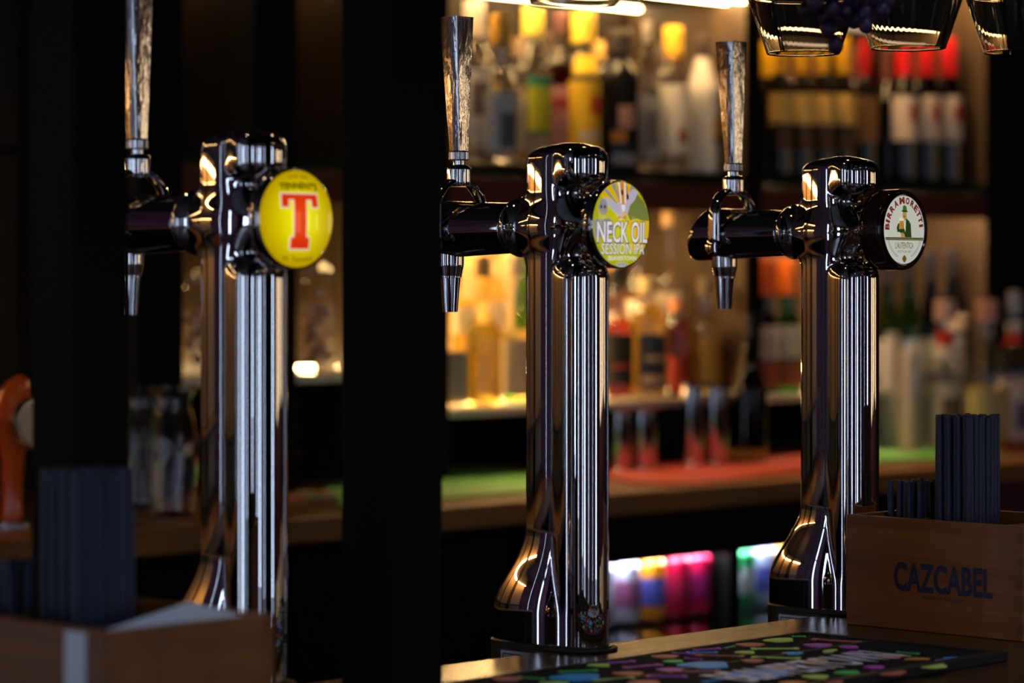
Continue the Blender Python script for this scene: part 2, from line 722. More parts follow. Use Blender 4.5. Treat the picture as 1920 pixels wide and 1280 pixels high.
# upper soffit
bpart('soffit', SL, bays[2][1], NB, NF, ZTOP, ZTOP + .03, BLACKPAINT)
bpart('soffit', bays[3][0], bays[3][1], NB, NF, 2.085, 2.115, BLACKPAINT)
# upper shelf boards with maroon fascia below
SHELFG = mat('dark_shelf', (0.010, 0.016, 0.010), rough=0.6, spec=0.1)
LITSHELF = mat('frosted_shelf', (0.75, 0.72, 0.62), rough=0.35)
for (a, b) in bays:
    bpart('upper_shelf', a, b, NB, NF, ZS2 - .022, ZS2, SHELFG)
for (a, b) in bays:
    bpart('fascia', a, b, NF - .014, NF - .002, ZS2 - .078, ZS2 - .0225, MAROON)
for i, (a, b) in enumerate(bays):
    z = ZS0 if i < 2 else ZS1
    bpart('lower_shelf', a, b, NB, NF, z - .014, z, LITSHELF, label='pale frosted shelf lit from above')
    bpart('under_shelf_board', a, b, NB, NB + .012, ZCT, z - .016, BLACKPAINT)
for k2 in range(3):
    bpart('drawer_rail', bays[1][0], bays[1][1], NB + .012, NB + .05, ZCT + .04 + .045 * k2, ZCT + .05 + .045 * k2, COUNTERWOOD)

# LED strips: things of their own fixed to shelves
def strip(name, s0, s1, n, z, m, label, w=0.012, t=0.006):
    me = boxmesh(name, s0, s1, -n - w / 2, -n + w / 2, z - t, z)
    o = make(name, me, m, None, bb(0, 0, 0), ANG)
    tag(o, label, 'light', 'warm light strips of the back bar')
    return o


a, b = bays[2]
strip('light_strip', a, b, NB + .035, ZTOP, emitter('warm_led_rear', (1.0, 0.66, 0.3), LED_WARM * .45), 'warm light strip at the back of the soffit over the spirits')
strip('light_strip', a, b, .048, ZTOP, LEDW, 'added warm light strip along the front edge of the soffit over the spirits')  # third strip, added to brighten the bottle labels
strip('light_strip', a, b, .005, ZTOP, LEDW, 'warm light strip at the front of the soffit over the spirits')
strip('light_strip', a, a + .62 * (b - a), NB + .05, ZS2 - .022, LEDL, 'warm light strip under the upper shelf behind the whisky bottles', w=.02)
strip('light_strip', a, b - .22, NF - .035, ZS2 - .022, LEDM, 'added warm light strip under the upper shelf hidden by the maroon fascia')  # second strip, added to light bottles and labels from the front
a, b = bays[3]
strip('light_strip', a, b, .03, 2.085, emitter('warm_led_wine', (1.0, 0.62, 0.24), LED_WARM * 1.5), 'added hidden warm light strip over the wine bottles')  # unseen strip added above the frame to brighten the wine labels
strip('light_strip', a, b, NF - .035, ZS2 - .022, emitter('warm_led_wine_low', (1.0, 0.66, 0.36), LED_LOW * 0.55), 'warm light strip under the wine shelf')
strip('light_strip', a, b, -.10, 2.0, emitter('diffuser_panel', (1.0, 0.66, 0.38), .75), 'beige diffuser light panel above the wine bottles', w=.06, t=.012)
for i in (0, 1):
    a, b = bays[i]
    strip('light_strip', a, b, NB + .05, ZTOP, emitter('warm_led_dim', (1.0, 0.6, 0.22), LED_WARM * 0.12), 'dim warm light strip over the left compartment %s' % ('between the two left dividers' if i == 0 else 'beside the wide black post'))
    strip('light_strip', a, b, NF - .035, ZS2 - .022, emitter('warm_led_left', (1.0, 0.6, 0.22), LED_LOW * 0.12), 'short light strip under the upper shelf of the left compartment %s' % ('between the two left dividers' if i == 0 else 'beside the wide black post'))

for (a, b), w_ in zip(ext, ('farthest', 'middle', 'nearest')):
    strip('light_strip', a, b, NB + .05, ZTOP, LEDL2, 'upper warm light strip in the %s compartment beyond the left picture edge' % w_)
    strip('light_strip', a, b, NB + .05, ZS2 - .022, LEDL2, 'lower warm light strip in the %s compartment beyond the left picture edge' % w_)

SHLED = emitter('warm_led_shelf', (1.0, 0.66, 0.26), 60.0)
for (a, b, z, w_) in ((bays[2][0] + .01, bays[2][0] + .6 * (bays[2][1] - bays[2][0]), ZS1, 'the lower shelf behind the whisky bottles'),
                      (bays[1][0] + .02, bays[1][1] - .02, ZS0, 'the left lit shelf beside the wide black post'),
                      (bays[0][0] + .02, bays[0][1] - .02, ZS0, 'the left lit shelf between the two left dividers')):
    strip('light_strip', a, b, -.17, z + .0075, SHLED, 'warm light strip lying on ' + w_, w=.014, t=.007)

# small puck spots under the shelves
bm = BM(); add_lathe(bm, [(0, 0), (0.02, 0), (0.02, -0.008), (0.016, -0.012), (0, -0.012)], 20)
me_puck = to_mesh('puck', bm, True)
PUCKM = emitter('puck_lamp', (1.0, 0.7, 0.4), 22.0)
for (px, n, z, lb) in [(1362, -.03, ZS2 - .024, 'small round warm spot under the upper shelf by the divider'),
                       (1812, -.05, ZS2 - .024, 'small round warm spot under the wine shelf at its right end')]:
    o = make('puck_light', me_puck, PUCKM, None, bb(s_at(px, n), n, z), ANG)
    tag(o, lb, 'light')

# ------------------------------------------------------------------ back counter + cabinets + fridges
NCF = 0.50
o = make('back_counter', boxmesh('back_counter', SL, SR, -NCF, -NB, ZCT - .04, ZCT, bev=.004), COUNTERWOOD, None, bb(0, 0, 0), ANG)
tag(o, 'long reddish brown wooden back counter below the bottle shelves', 'counter')

fr1a, fr1b = s_at(985, .42), s_at(1353, .42)
fr2a, fr2b = s_at(1372, .42), s_at(1700, .42)
FZ0, FZ1 = 0.45, 0.945
FRWHITE = mat('fridge_liner', (0.35, 0.34, 0.42), rough=0.4)
fridge = thing('bottle_fridge', 'black under-counter glass-door fridge with bright cool light and drinks', 'fridge', bb(0, 0, 0), ANG)
bpart('cabinet_top', fr1a - .03, fr2b + .03, .0, .44, FZ1, ZCT - .041, BLACKPAINT, fridge)
bpart('cabinet_base', fr1a - .03, fr2b + .03, .0, .44, 0.0, FZ0, BLACKPAINT, fridge)
bpart('cabinet_back', fr1a - .03, fr2b + .03, .0, .02, FZ0, FZ1, FRWHITE, fridge)
for (x0, x1) in ((fr1a - .03, fr1a), (fr1b, fr2a), (fr2b, fr2b + .03)):
    bpart('door_post', x0, x1, .02, .44, FZ0, FZ1, JET, fridge)
for (x0, x1) in ((fr1a, fr1b), (fr2a, fr2b)):
    bpart('door_header', x0, x1, .425, .435, FZ1 - .016, FZ1 - .0005, BLACKPAINT, fridge)
    bpart('light_tube', x0 + .01, x1 - .01,   .400, .420, FZ1 - .010, FZ1 - .002, LEDC, fridge, label='glowing cool white tube')
    d = bpart('glass_door', x0 + .002, x1 - .002, .436, .440, FZ0, FZ1, GLASSF, fridge)
    for zz in (0.813, 0.683, 0.553):
        bpart('fridge_shelf', x0, x1, .03, .425, zz - .004, zz, GLASSF, fridge)

cabl = thing('base_cabinet', 'black cupboard under the back counter left of the fridge', 'cabinet', bb(0, 0, 0), ANG)
bpart('body', SL, fr1a - .033, .0, .42, 0, ZCT - .041, BLACKPAINT, cabl)
for j in range(7):
    x0 = SL + (fr1a - .05 - SL) * j / 7 + .01
    x1 = SL + (fr1a - .05 - SL) * (j + 1) / 7 - .01
    dd = bpart('door', x0, x1, .42, .44, .1, ZCT - .06, BLACKPAINT, cabl, bev=.003)
    bpart('handle', x1 - .05, x1 - .035, .44, .46, .7, .85, BLACK, dd)

# ------------------------------------------------------------------ lathe bottles
CAM_ANG = math.atan2(-CA, -SA)   # direction of the camera in the local frame (about -136 deg)


def bottle_profile(H, R, nr, body, sh, style='round'):
    """body / sh = heights (fraction of H) where the body ends and the neck starts"""
    p = [(0, 0.0), (R * .82, 0.0), (R * .97, H * .012), (R, H * .03), (R, H * body)]
    zb, zs = H * body, H * sh
    for i in range(1, 9):
        t = i / 8
        if style == 'round':
            r = nr + (R - nr) * math.sqrt(max(0, 1 - t * t)) if t < 1 else nr
            r = nr + (R - nr) * (0.35 * math.sqrt(max(0, 1 - t * t)) + 0.65 * (0.5 + 0.5 * math.cos(math.pi * t)))
        elif style == 'slope':
            r = nr + (R - nr) * (1 - t) ** 1.15
        else:
            r = nr + (R - nr) * (0.5 + 0.5 * math.cos(math.pi * t))
        p.append((r, zb + (zs - zb) * t))
    p += [(nr, H * .93), (nr * 1.12, H * .935), (nr * 1.12, H * .96), (nr * .95, H * .965)]
    return p


def prof_r(prof, z):
    for i in range(len(prof) - 1):
        if prof[i][1] <= z <= prof[i + 1][1] and prof[i + 1][1] > prof[i][1]:
            t = (z - prof[i][1]) / (prof[i + 1][1] - prof[i][1])
            return prof[i][0] + t * (prof[i + 1][0] - prof[i][0])
    return prof[-1][0]


def sector(name, prof, z0, z1, ac, half, off, seg=14):
    """a paper label wrapped round the bottle"""
    bm = BM()
    zs = [z0 + (z1 - z0) * i / 4 for i in range(5)]
    pr = [(prof_r(prof, z) + off, z) for z in zs]
    pin = [(r - .0003, z) for r, z in reversed(pr)]
    add_lathe(bm, pr + pin + [pr[0]], seg, a0=ac - half, a1=ac + half, cap=False)
    return to_mesh(name, bm, True)


PCACHE = {}


def bottle(label, px, ytop, w, n, zb, gmat=GLASSW, liq=None, level=0.6, cap=(0.02, 0.02, 0.02), capm=None, capz=(0.86, 1.0), capr=1.15,
           labels=(), body=0.6, sh=0.8, nr=None, style='round', name='bottle', group='spirit bottles on the back bar', cat='bottle', cork=None):
    s = s_at(px, n)
    base = bb(s, n, zb)
    D = base.y
    H = CAM_Z - (ytop - 525) / F_PX * D - zb
    R = w / 2 * D / F_PX
    nr = nr * D / F_PX / 2 if nr else R * .36
    t = thing(name, label, cat, base, ANG, group)
    prof = bottle_profile(H, R, nr, body, sh, style)
    bm = BM(); add_lathe(bm, prof, 28)
    make('bottle_glass', to_mesh('bottle_glass', bm, True), gmat, t)
    if liq:
        lp = [(0, .004)] + [(r * .93, z) for r, z in prof[1:] if .004 < z < H * level]
        lp += [(prof_r(prof, H * level) * .93, H * level), (0, H * level)]
        bm = BM(); add_lathe(bm, lp, 24)
        make('liquid', to_mesh('liquid', bm, True), liq, t)
    if capm is None and cap is not None:
        cn = 'cap_%02d_%02d_%02d' % tuple(int(c * 99) for c in cap)
        capm = mat(cn, cap, rough=0.35)
    if capm:
        c0, c1 = capz
        cr = nr * capr
        bm = BM()
        add_lathe(bm, [(0, H * c0), (cr, H * c0), (cr * 1.02, H * (c0 + .01)), (cr, H * (c1 - .012)), (cr * .9, H * c1), (0, H * c1)], 20)
        make('cap', to_mesh('cap', bm, True), capm, t)
    for li in labels:
        z0, z1, col = li[0], li[1], li[2]
        ac = li[3] if len(li) > 3 else -18
        half = li[4] if len(li) > 4 else 75
        off = .0008 if len(li) < 6 else li[5]
        mm = mat('paper_%02d_%02d_%02d' % tuple(int(c * 99) for c in col), col, rough=0.55)
        make('label' if off < .001 else 'label_print', sector('label', prof, H * z0, H * z1, CAM_ANG + math.radians(ac + 18) * 1.0 + math.radians(0), math.radians(half), off), mm, t)
    return t


WHITE = (0.88, 0.84, 0.76)
GREY = (0.35, 0.34, 0.33)
YEL = (0.95, 0.62, 0.04)
DK = (0.03, 0.02, 0.02)
AMB = liquid('amber_spirit', (1.0, 0.62, 0.18))
GOLD = liquid('gold_spirit', (1.0, 0.84, 0.42))
CLEAR = liquid('clear_spirit', (0.98, 0.95, 0.88), 0.05)
REDL = liquid('red_spirit', (0.35, 0.04, 0.02), .12)
BROWNL = liquid('brown_spirit', (0.55, 0.16, 0.02))
YELL = liquid('yellow_syrup', (1.0, 0.75, 0.05), .6)

Z = ZS2 + .0005
G1 = 'spirit bottles on the upper shelf'
# label tuple: z0, z1, colour, angle (0 = towards the camera), half width, offset
bottle('clear spirit bottle with tall pale silver cap, leftmost of the upper shelf', 889, 2, 70, 0, Z, liq=CLEAR, level=.6, cap=(.62, .58, .52), capz=(.78, 1), capr=1.35, nr=30, body=.62, sh=.78,
       labels=[(.12, .58, WHITE), (.3, .5, (.25, .2, .18), 5, 28, .0014)], group=G1)
bottle('round clear bottle with orange-yellow stopper and white label with a dark patch', 940, 28, 64, .085, Z, liq=CLEAR, level=.45, cap=(.95, .5, .03), capz=(.80, 1), capr=1.4, nr=28, body=.48, sh=.66,
       labels=[(.08, .48, (.62, .6, .58)), (.1, .34, (.12, .12, .13), 10, 32, .0014)], group=G1)
bottle('clear bottle with bright yellow cap and yellow-green label', 999, 14, 70, 0, Z, liq=CLEAR, level=.6, cap=(.95, .75, .12), capz=(.82, 1), capr=1.5, nr=28, body=.6, sh=.8,
       labels=[(.22, .5, (.5, .55, .02), 8, 42), (.5, .56, (.03, .25, .15), 8, 42), (.2, .23, (.03, .25, .15), 8, 42)], group=G1)
bottle('bottle of dark red spirit with dark cap and dusty pink label', 1049, 20, 58, -.03, Z, liq=REDL, level=.66, cap=(.12, .05, .05), capz=(.86, 1), nr=26, body=.62, sh=.76,
       labels=[(.12, .52, (.5, .22, .24)), (.38, .44, (.35, .03, .03), 0, 50, .0014)], group=G1)
bottle('clear bottle with broad yellow cap and yellow label with a red spot', 1094, 22, 62, .01, Z, liq=CLEAR, level=.6, cap=(.98, .68, .08), capz=(.80, 1), capr=1.45, nr=32, body=.58, sh=.76,
       labels=[(.12, .56, (.85, .55, .02)), (.34, .46, (.65, .06, .02), 30, 24, .0014), (.18, .24, (.75, .65, .5), 5, 40, .0014), (.6, .72, (.95, .65, .03), 0, 60)], group=G1)
bottle('squat black bottle with dark cap and small pink and orange label figure', 1160, 58, 76, 0, Z, gmat=mat('black_bottle_glass', (.01, .01, .012), rough=.12), cap=(.04, .03, .03), capz=(.82, 1), capr=1.5, nr=34, body=.66, sh=.8,
       labels=[(.30, .46, (.55, .3, .25), 5, 25), (.2, .28, (.6, .25, .03), -20, 22), (.05, .12, (.3, .3, .33), 0, 40)], group=G1)
bottle('slim clear bottle with a steel pourer and a silver label', 1213, 40, 50, 0, Z, liq=CLEAR, level=.55, cap=(.25, .22, .2), capz=(.86, 1), capr=.8, nr=24, body=.66, sh=.86, style='slope',
       labels=[(.1, .5, (.42, .42, .42)), (.16, .4, (.18, .17, .18), 5, 26, .0014)], group=G1)
bottle('clear bottle with tall orange-yellow cap, orange collar and white label', 1262, 50, 60, 0, Z, liq=CLEAR, level=.6, cap=(.98, .6, .05), capz=(.80, 1), capr=1.3, nr=28, body=.62, sh=.8,
       labels=[(.14, .6, WHITE), (.78, .82, (.75, .2, .03), 0, 100), (.2, .3, (.4, .12, .08), 20, 22, .0014)], group=G1)
bottle('frosted white bottle with small dark cap, rightmost of the upper shelf spirits', 1317, 66, 64, .0, Z, gmat=mat('frosted_white_glass', (.75, .72, .68), rough=.3), cap=(.06, .04, .04), capz=(.84, 1), nr=24, body=.6, sh=.86, style='slope',
       labels=[(.26, .40, (.8, .45, .03), 40, 20), (.22, .26, (.08, .06, .05), 40, 20)], group=G1)
# second row behind
for i, (px, yt, col, lb) in enumerate([(912, 52, (.05, .04, .05), 'dark-capped bottle standing behind the orange-stoppered one'),
                                       (972, 72, (.3, .2, .12), 'clear bottle with brown cap behind the yellow-capped bottle'),
                                       (1028, 60, (.1, .06, .05), 'half hidden clear bottle with brown-black cap behind the dark red one'),
                                       (1122, 78, (.55, .35, .1), 'half hidden clear bottle with tan cap beside the black bottle'),
                                       (1238, 84, (.08, .06, .06), 'clear black-capped bottle in the second row behind the orange-collared one')]):
    bottle(lb, px, yt, 56, -.09, Z, liq=CLEAR if i % 2 else GOLD, level=.6, cap=col, nr=24, labels=[(.15, .55, [WHITE, (.6, .5, .4)][i % 2])], group=G1)

# wines on the upper shelf of the right bay
G2 = 'wine bottles on the upper shelf'
wl = [(1437, 'leftmost', -.06), (1464, 'second', 0), (1504, 'third', 0), (1542, 'fourth', 0), (1580, 'fifth', 0)]
for i, (px, o_, n) in enumerate(wl):
    bottle('yellow-capped dark wine bottle with gold label, %s from the left in its row' % o_, px, 70 if i else 78, 50, n, Z, gmat=GLASSD, liq=liquid('dark_wine', (.05, .01, .01), .1), level=.7,
           cap=(.90, .50, .01), capz=(.74, 1.0), capr=1.25, nr=22, body=.60, sh=.76, labels=[(.38, .60, (.95, .62, .16)), (.2, .34, (.16, .08, .03), 0, 40)] if i != 0 else [], group=G2, name='wine_bottle')
bottle('dark wine bottle with deep red capsule and brown label beside the yellow-capped row', 1621, 76, 50, -.02, Z, gmat=GLASSD, cap=(.42, .005, .01), capz=(.74, 1), capr=1.2, nr=20, body=.6, sh=.76,
       labels=[(.28, .6, (.30, .15, .05))], group=G2, name='wine_bottle')
for px, o_ in ((1696, 'left'), (1738, 'middle'), (1779, 'right')):
    bottle('red-capped wine bottle with red dot on white label, %s one of three' % o_, px, 72, 50, 0, Z, gmat=GLASSD, liq=liquid('dark_wine', (.05, .01, .01), .1), level=.7,
           cap=(.85, .015, .02), capz=(.74, 1), capr=1.3, nr=24, body=.60, sh=.76, labels=[(.29, .60, (.80, .68, .62)), (.42, .54, (.5, .01, .02), 22, 22, .0014)], group=G2, name='wine_bottle')
for px, ord_ in ((1482, 'first'), (1523, 'second'), (1600, 'third'), (1660, 'fourth'), (1716, 'fifth'), (1757, 'sixth')):
    bottle('dark-capped wine bottle in the back row of the wine shelf, %s from the left' % ord_, px, 92, 48, -.12, Z, gmat=GLASSD, cap=(.10, .03, .02), capz=(.76, 1), nr=20, body=.6, sh=.76, group='second row of wine bottles', name='wine_bottle')

# lower shelf, left part (seen left of the middle tower)
Z = ZS1 + .0005
G3 = 'whisky bottles on the lit lower shelf'
bottle('stout brown-gold glass bottle with rounded shoulders', 906, 480, 70, .005, Z, gmat=glass('honey_glass', (1, .9, .55)), liq=liquid('honey_spirit', (.58, .54, .26), .3), level=.55, cap=(.3, .2, .08), nr=26, body=.46, sh=.62, group=G3)
bottle('pale bottle with cream label and short neck beside the brown-gold one', 966, 478, 62, .005, Z, liq=GOLD, level=.5, cap=(.75, .6, .35), nr=26, body=.5, sh=.66, labels=[(.06, .44, (.80, .62, .38))], group=G3)
bottle('grey-labelled clear bottle standing close to the wide black post', 852, 500, 52, .0, Z, liq=GOLD, level=.4, cap=(.7, .6, .4), nr=22, body=.5, sh=.7, labels=[(.04, .4, (.4, .42, .36))], group=G3)
bottle('tall pale yellow bottle with white label in the back row left of the middle tap', 872, 430, 48, -.1, Z, liq=YELL, level=.6, cap=(.8, .7, .3), nr=20, labels=[(.4, .56, (.9, .8, .5))], group=G3)
bottle('gold bottle with pale shoulder in the back row behind the brown-gold one', 925, 440, 50, -.1, Z, liq=GOLD, level=.75, cap=(.7, .35, .1), nr=20, labels=[(.3, .6, (.85, .7, .45))], group=G3)
bottle('green glass bottle peeping out left of the middle column', 985, 425, 46, -.12, Z, gmat=GLASSG, cap=(.25, .35, .05), nr=20, group=G3)
# right of the middle tower
bottle('square-shouldered bourbon bottle with black label', 1156, 500, 62, .0, Z, liq=liquid('bourbon', (.8, .32, .07), .25), level=.62, cap=(.02, .02, .02), nr=24, body=.56, sh=.66,
       labels=[(.12, .5, (.02, .018, .018)), (.24, .27, (.5, .05, .02), 0, 30, .0014)], group=G3)
bottle('golden blended whisky bottle with navy and gold label', 1214, 520, 66, .02, Z, liq=liquid('gold_whisky', (1, .82, .34), .35), level=.8, cap=(.85, .65, .3), nr=28, body=.66, sh=.82,
       labels=[(.10, .54, (.03, .04, .07), 10, 60), (.32, .36, (.65, .5, .25), 10, 34, .0014), (.14, .2, (.7, .5, .3), 10, 50, .0014)], group=G3)
bottle('red-orange liqueur bottle between two golden ones', 1268, 560, 52, -.01, Z, liq=liquid('red_orange', (.7, .2, .04), .3), level=.8, cap=(.7, .3, .15), nr=24, body=.7, sh=.86,
       labels=[(.08, .42, (.35, .03, .02), 8, 60)], group=G3)
bottle('golden bottle with plain gold label right of the red-orange one', 1322, 520, 56, .0, Z, liq=liquid('gold_whisky', (1, .82, .34), .35), level=.66, cap=(.2, .15, .1), nr=22, body=.56, sh=.7,
       labels=[(.12, .5, (.55, .32, .06), 10, 60)], group=G3)
bottle('tall corked decanter bottle with white label and black band', 1255, 396, 62, -.10, Z, liq=AMB, level=.3, cap=(.85, .55, .25), capz=(.92, 1), capr=1.2, nr=24, body=.58, sh=.74,
       labels=[(.38, .56, (.82, .70, .55)), (.42, .48, (.05, .04, .03), 8, 34, .0014)], group=G3)
bottle('corked whisky bottle with white label behind the bourbon bottle', 1196, 420, 58, -.10, Z, liq=AMB, level=.6, cap=(.8, .5, .2), capz=(.92, 1), nr=24, body=.58, sh=.74,
       labels=[(.34, .56, (.82, .72, .6)), (.4, .44, (.4, .1, .05), 8, 30, .0014)], group=G3)
bottle('black-capped amber bottle in the back row near the divider', 1330, 500, 44, -.12, Z, liq=AMB, level=.6, cap=(.03, .03, .03), nr=20, labels=[(.3, .5, (.45, .4, .3))], group=G3)
bottle('amber bottle showing between the bourbon and the middle column', 1150, 470, 50, -.13, Z, liq=AMB, level=.7, cap=(.5, .25, .1), nr=22, labels=[(.3, .56, (.7, .4, .2))], group=G3)
# right bay, lower shelf
G4 = 'wine bottles on the lower shelf'
bottle('dark red wine bottle with orange-red capsule and white label', 1434, 484, 56, .0, Z, gmat=GLASSD, liq=REDL, level=.3, cap=(.75, .12, .01), capz=(.72, 1), capr=1.3, nr=32, body=.46, sh=.6,
       labels=[(.26, .50, (.62, .56, .55)), (.05, .24, (.3, .05, .02))], group=G4, name='wine_bottle')
bottle('green wine bottle with orange capsule and pale green-white label', 1477, 484, 54, .0, Z, gmat=GLASSG, cap=(.85, .20, .01), capz=(.72, 1), capr=1.3, nr=32, body=.46, sh=.6,
       labels=[(.26, .50, (.60, .62, .52)), (.05, .24, (.3, .08, .02))], group=G4, name='wine_bottle')
for px, yt, gm, lb in ((1664, 478, GLASSG, 'green glass wine bottle just right of the right column'), (1704, 474, GLASSG, 'second green glass wine bottle from the right column'),
                       (1745, 470, GLASSD, 'dark wine bottle right of the two green ones'), (1785, 466, GLASSD, 'dark wine bottle at the right end of the lower shelf')):
    bottle(lb, px, yt, 50, -.0, Z, gmat=gm, cap=(.03, .03, .045), capz=(.78, 1), nr=20, body=.44, sh=.78, style='slope', labels=[(.1, .36, (.6, .56, .5))], group=G4, name='wine_bottle')

# left compartments
Z = ZS0 + .0005
for px, w, yt, lb in ((596, 84, 486, 'clip-top glass jar of brown cork-like pieces on the left lit shelf'), (366, 60, 500, 'glass jar partly hidden behind the left column')):
    n = .0
    base = bb(s_at(px, n), n, Z)
    D = base.y
    H = CAM_Z - (yt - 525) / F_PX * D - Z
    R = w / 2 * D / F_PX
    t = thing('storage_jar', lb, 'jar', base, ANG, 'storage jars')
    bm = BM(); add_lathe(bm, [(0, 0), (R * .9, 0), (R, .006), (R, H * .62), (R * .82, H * .76), (R * .8, H * .8), (R * .88, H * .81), (R * .86, H * .85)], 28)
    make('jar_glass', to_mesh('jar_glass', bm, True), GLASSW, t)
    bm = BM(); add_lathe(bm, [(0, H * .855), (R * .9, H * .855), (R * .9, H * .9), (R * .5, H * .97), (0, H)], 28)
    make('lid', to_mesh('lid', bm, True), GLASSW, t)
    BP = mat('dried_garnish', (.32, .13, .04), rough=.6, col2=(.12, .05, .02), vscale=40)
    rr = random.Random(px)
    bm = BM()
    for k3 in range(26):
        a = rr.random() * 6.28; q = rr.random() ** .5 * R * .66
        c = Vector((q * math.cos(a), q * math.sin(a), .018 + rr.random() * H * .5))
        bmesh.ops.create_icosphere(bm, subdivisions=1, radius=R * .24, matrix=Matrix.Translation(c) @ Matrix.Diagonal((1, 1, .7, 1)))
    o = make('jar_filling', to_mesh('filling', bm, True), BP, t)
    o['kind'] = 'stuff'

# ------------------------------------------------------------------ things on the back counter
Z = ZCT + .0005
def mat_poly(name, pts, m, label, z=None, th=.004, cat='bar mat'):
    z = z or Z
    c = [plane_pt(px, py, z + th) for px, py in pts]
    ctr = sum(c, Vector()) / len(c)
    ctr.z = z
    bm = BM()
    add_poly(bm, [((p - ctr).x, (p - ctr).y) for p in c], lambda a_, b_, h: (a_, b_, h), 0, th)
    o = make(name, to_mesh(name, bm), m, None, ctr)
    return tag(o, label, cat)


GREENM = mat('green_mat', (.20, .58, .16), rough=.55, bump=.4, bscale=150, col2=(.12, .44, .09), vscale=50)
REDM = mat('red_mat', (.42, .035, .02), rough=.5, bump=.3, bscale=120, col2=(.34, .026, .015), vscale=25)
mat_poly('bar_mat', [(602, 905), (905, 872), (1052, 896), (985, 921), (640, 948)], GREENM, 'green mat on the back counter left of the middle column')
mat_poly('bar_mat', [(1110, 884), (1235, 872), (1570, 848), (1575, 874), (1300, 907), (1195, 905)], REDM, 'red mat on the back counter right of the middle column')
gm = mat_poly('bar_mat', [(1600, 850), (1690, 836), (1850, 838), (1880, 852), (1610, 866)], GREENM, 'green mat with red and pale print right of the right column')
REDP = mat('mat_red_print', (.55, .08, .04), rough=.5)
PALEP = mat('mat_pale_print', (.6, .6, .35), rough=.5)
for (a_, b_, r_, m_) in ((-.03, .01, .03, PALEP), (.06, .03, .026, REDP), (.1, -.02, .03, PALEP), (-.1, -.02, .02, REDP)):
    bm = BM(); add_lathe(bm, [(0, .0042), (r_, .0042), (r_, .0048), (0, .0048)], 20, c=(a_, b_, 0))
    make('print_patch', to_mesh('print_patch', bm), m_, gm)

# beer coasters, a small colourful heap at the left
cols = [(.7, .3, .3), (.75, .7, .3), (.2, .5, .15), (.6, .2, .1), (.7, .55, .5), (.15, .2, .3)]
for i, (px, py) in enumerate([(556, 934), (573, 923), (588, 930), (606, 924), (622, 929), (600, 936)]):
    zz = Z + .004 * (i // 2)
    p = plane_pt(px, py, zz)
    me = boxmesh('coaster', -.014, .014, -.014, .014, 0, .003, bev=.0008)
    o = make('coaster', me, mat('coaster_%d' % i, cols[i], rough=.6), None, p, .3 + i * .7)
    tag(o, ['pink', 'pale yellow', 'green', 'rust red', 'beige', 'navy blue'][i] + ' square coaster in the small heap left of the wide black post', 'coaster', 'coasters on the back counter')

# metal tins
def tin(label, px, ytop, w, n, group='steel shaker tins'):
    base = bb(s_at(px, n), n, Z)
    D = base.y
    H = CAM_Z - (ytop - 525) / F_PX * D - Z
    R = w / 2 * D / F_PX
    t = thing('shaker_tin', label, 'shaker', base, ANG, group)
    bm = BM()
    add_lathe(bm, [(0, 0), (R * .95, 0), (R * .97, .004), (R * .98, H * .96), (R, H * .97), (R, H), (R * .95, H), (R * .92, .006), (0, .006)], 32)
    make('cup', to_mesh('cup', bm, True), STEEL, t)
    bm = BM(); add_lathe(bm, [(R * .96, .001), (R * 1.01, .001), (R * 1.01, .006), (R * .97, .007)], 32, cap=False)
    make('base_ring', to_mesh('base_ring', bm, True), CHROME_R, t)
    return t


tin('brushed steel shaker tin just right of the middle column', 1163, 768, 46, .12)
tin('brushed steel shaker tin, second from the middle column', 1207, 764, 50, .13)
tin('tall brushed steel tin under the golden bottles, left one of two', 1298, 722, 48, .12)
tin('tall brushed steel tin under the golden bottles, right one of two', 1342, 724, 50, .13)
bottle('dark sloping-shouldered bottle standing on the back counter beside the steel tins', 1402, 590, 76, .13, Z, gmat=glass('brown_black_glass', (.22, .14, .06)), cap=(.05, .04, .04), nr=18, body=.5, sh=.84, style='slope', labels=[(.03, .1, (.4, .26, .02))], group='bottles on the back counter')
bottle('stubby syrup bottle with red and white collar and dark label', 1772, 562, 66, .2, Z, liq=CLEAR, level=.5, cap=(.75, .5, .45), capz=(.86, 1), capr=1.35, nr=30, body=.5, sh=.72,
       labels=[(.7, .80, (.7, .04, .03), 0, 120), (.62, .70, (.75, .7, .65), 0, 120), (.06, .46, (.5, .45, .4)), (.12, .36, (.12, .08, .06), 5, 40, .0014)], group='bottles on the back counter')
bottle('clear bottle with round cork ball stopper behind the red-collared one', 1796, 590, 56, .07, Z, liq=CLEAR, level=.5, cap=(.65, .5, .35), capz=(.88, 1), capr=1.6, nr=26, body=.55, sh=.75, labels=[(.1, .45, (.5, .42, .36))], group='bottles on the back counter')
bottle('swing-top bottle of yellow cordial with pale stopper', 1850, 562, 72, .2, Z, liq=YELL, level=.42, cap=(.6, .3, .25), capz=(.86, 1), capr=1.35, nr=32, body=.5, sh=.74,
       labels=[(.08, .40, (.55, .45, .22)), ], group='bottles on the back counter')
bottle('clear bottle with red and white neck band at the right picture edge', 1902, 545, 70, .22, Z, liq=AMB, level=.45, cap=(.3, .3, .38), capz=(.88, 1), capr=.9, nr=30, body=.48, sh=.7,
       labels=[(.66, .74, (.7, .05, .04), 0, 120), (.74, .80, (.7, .65, .6), 0, 120), (.06, .44, (.7, .62, .55)), (.12, .3, (.12, .1, .2), 10, 34, .0014)], group='bottles on the back counter')
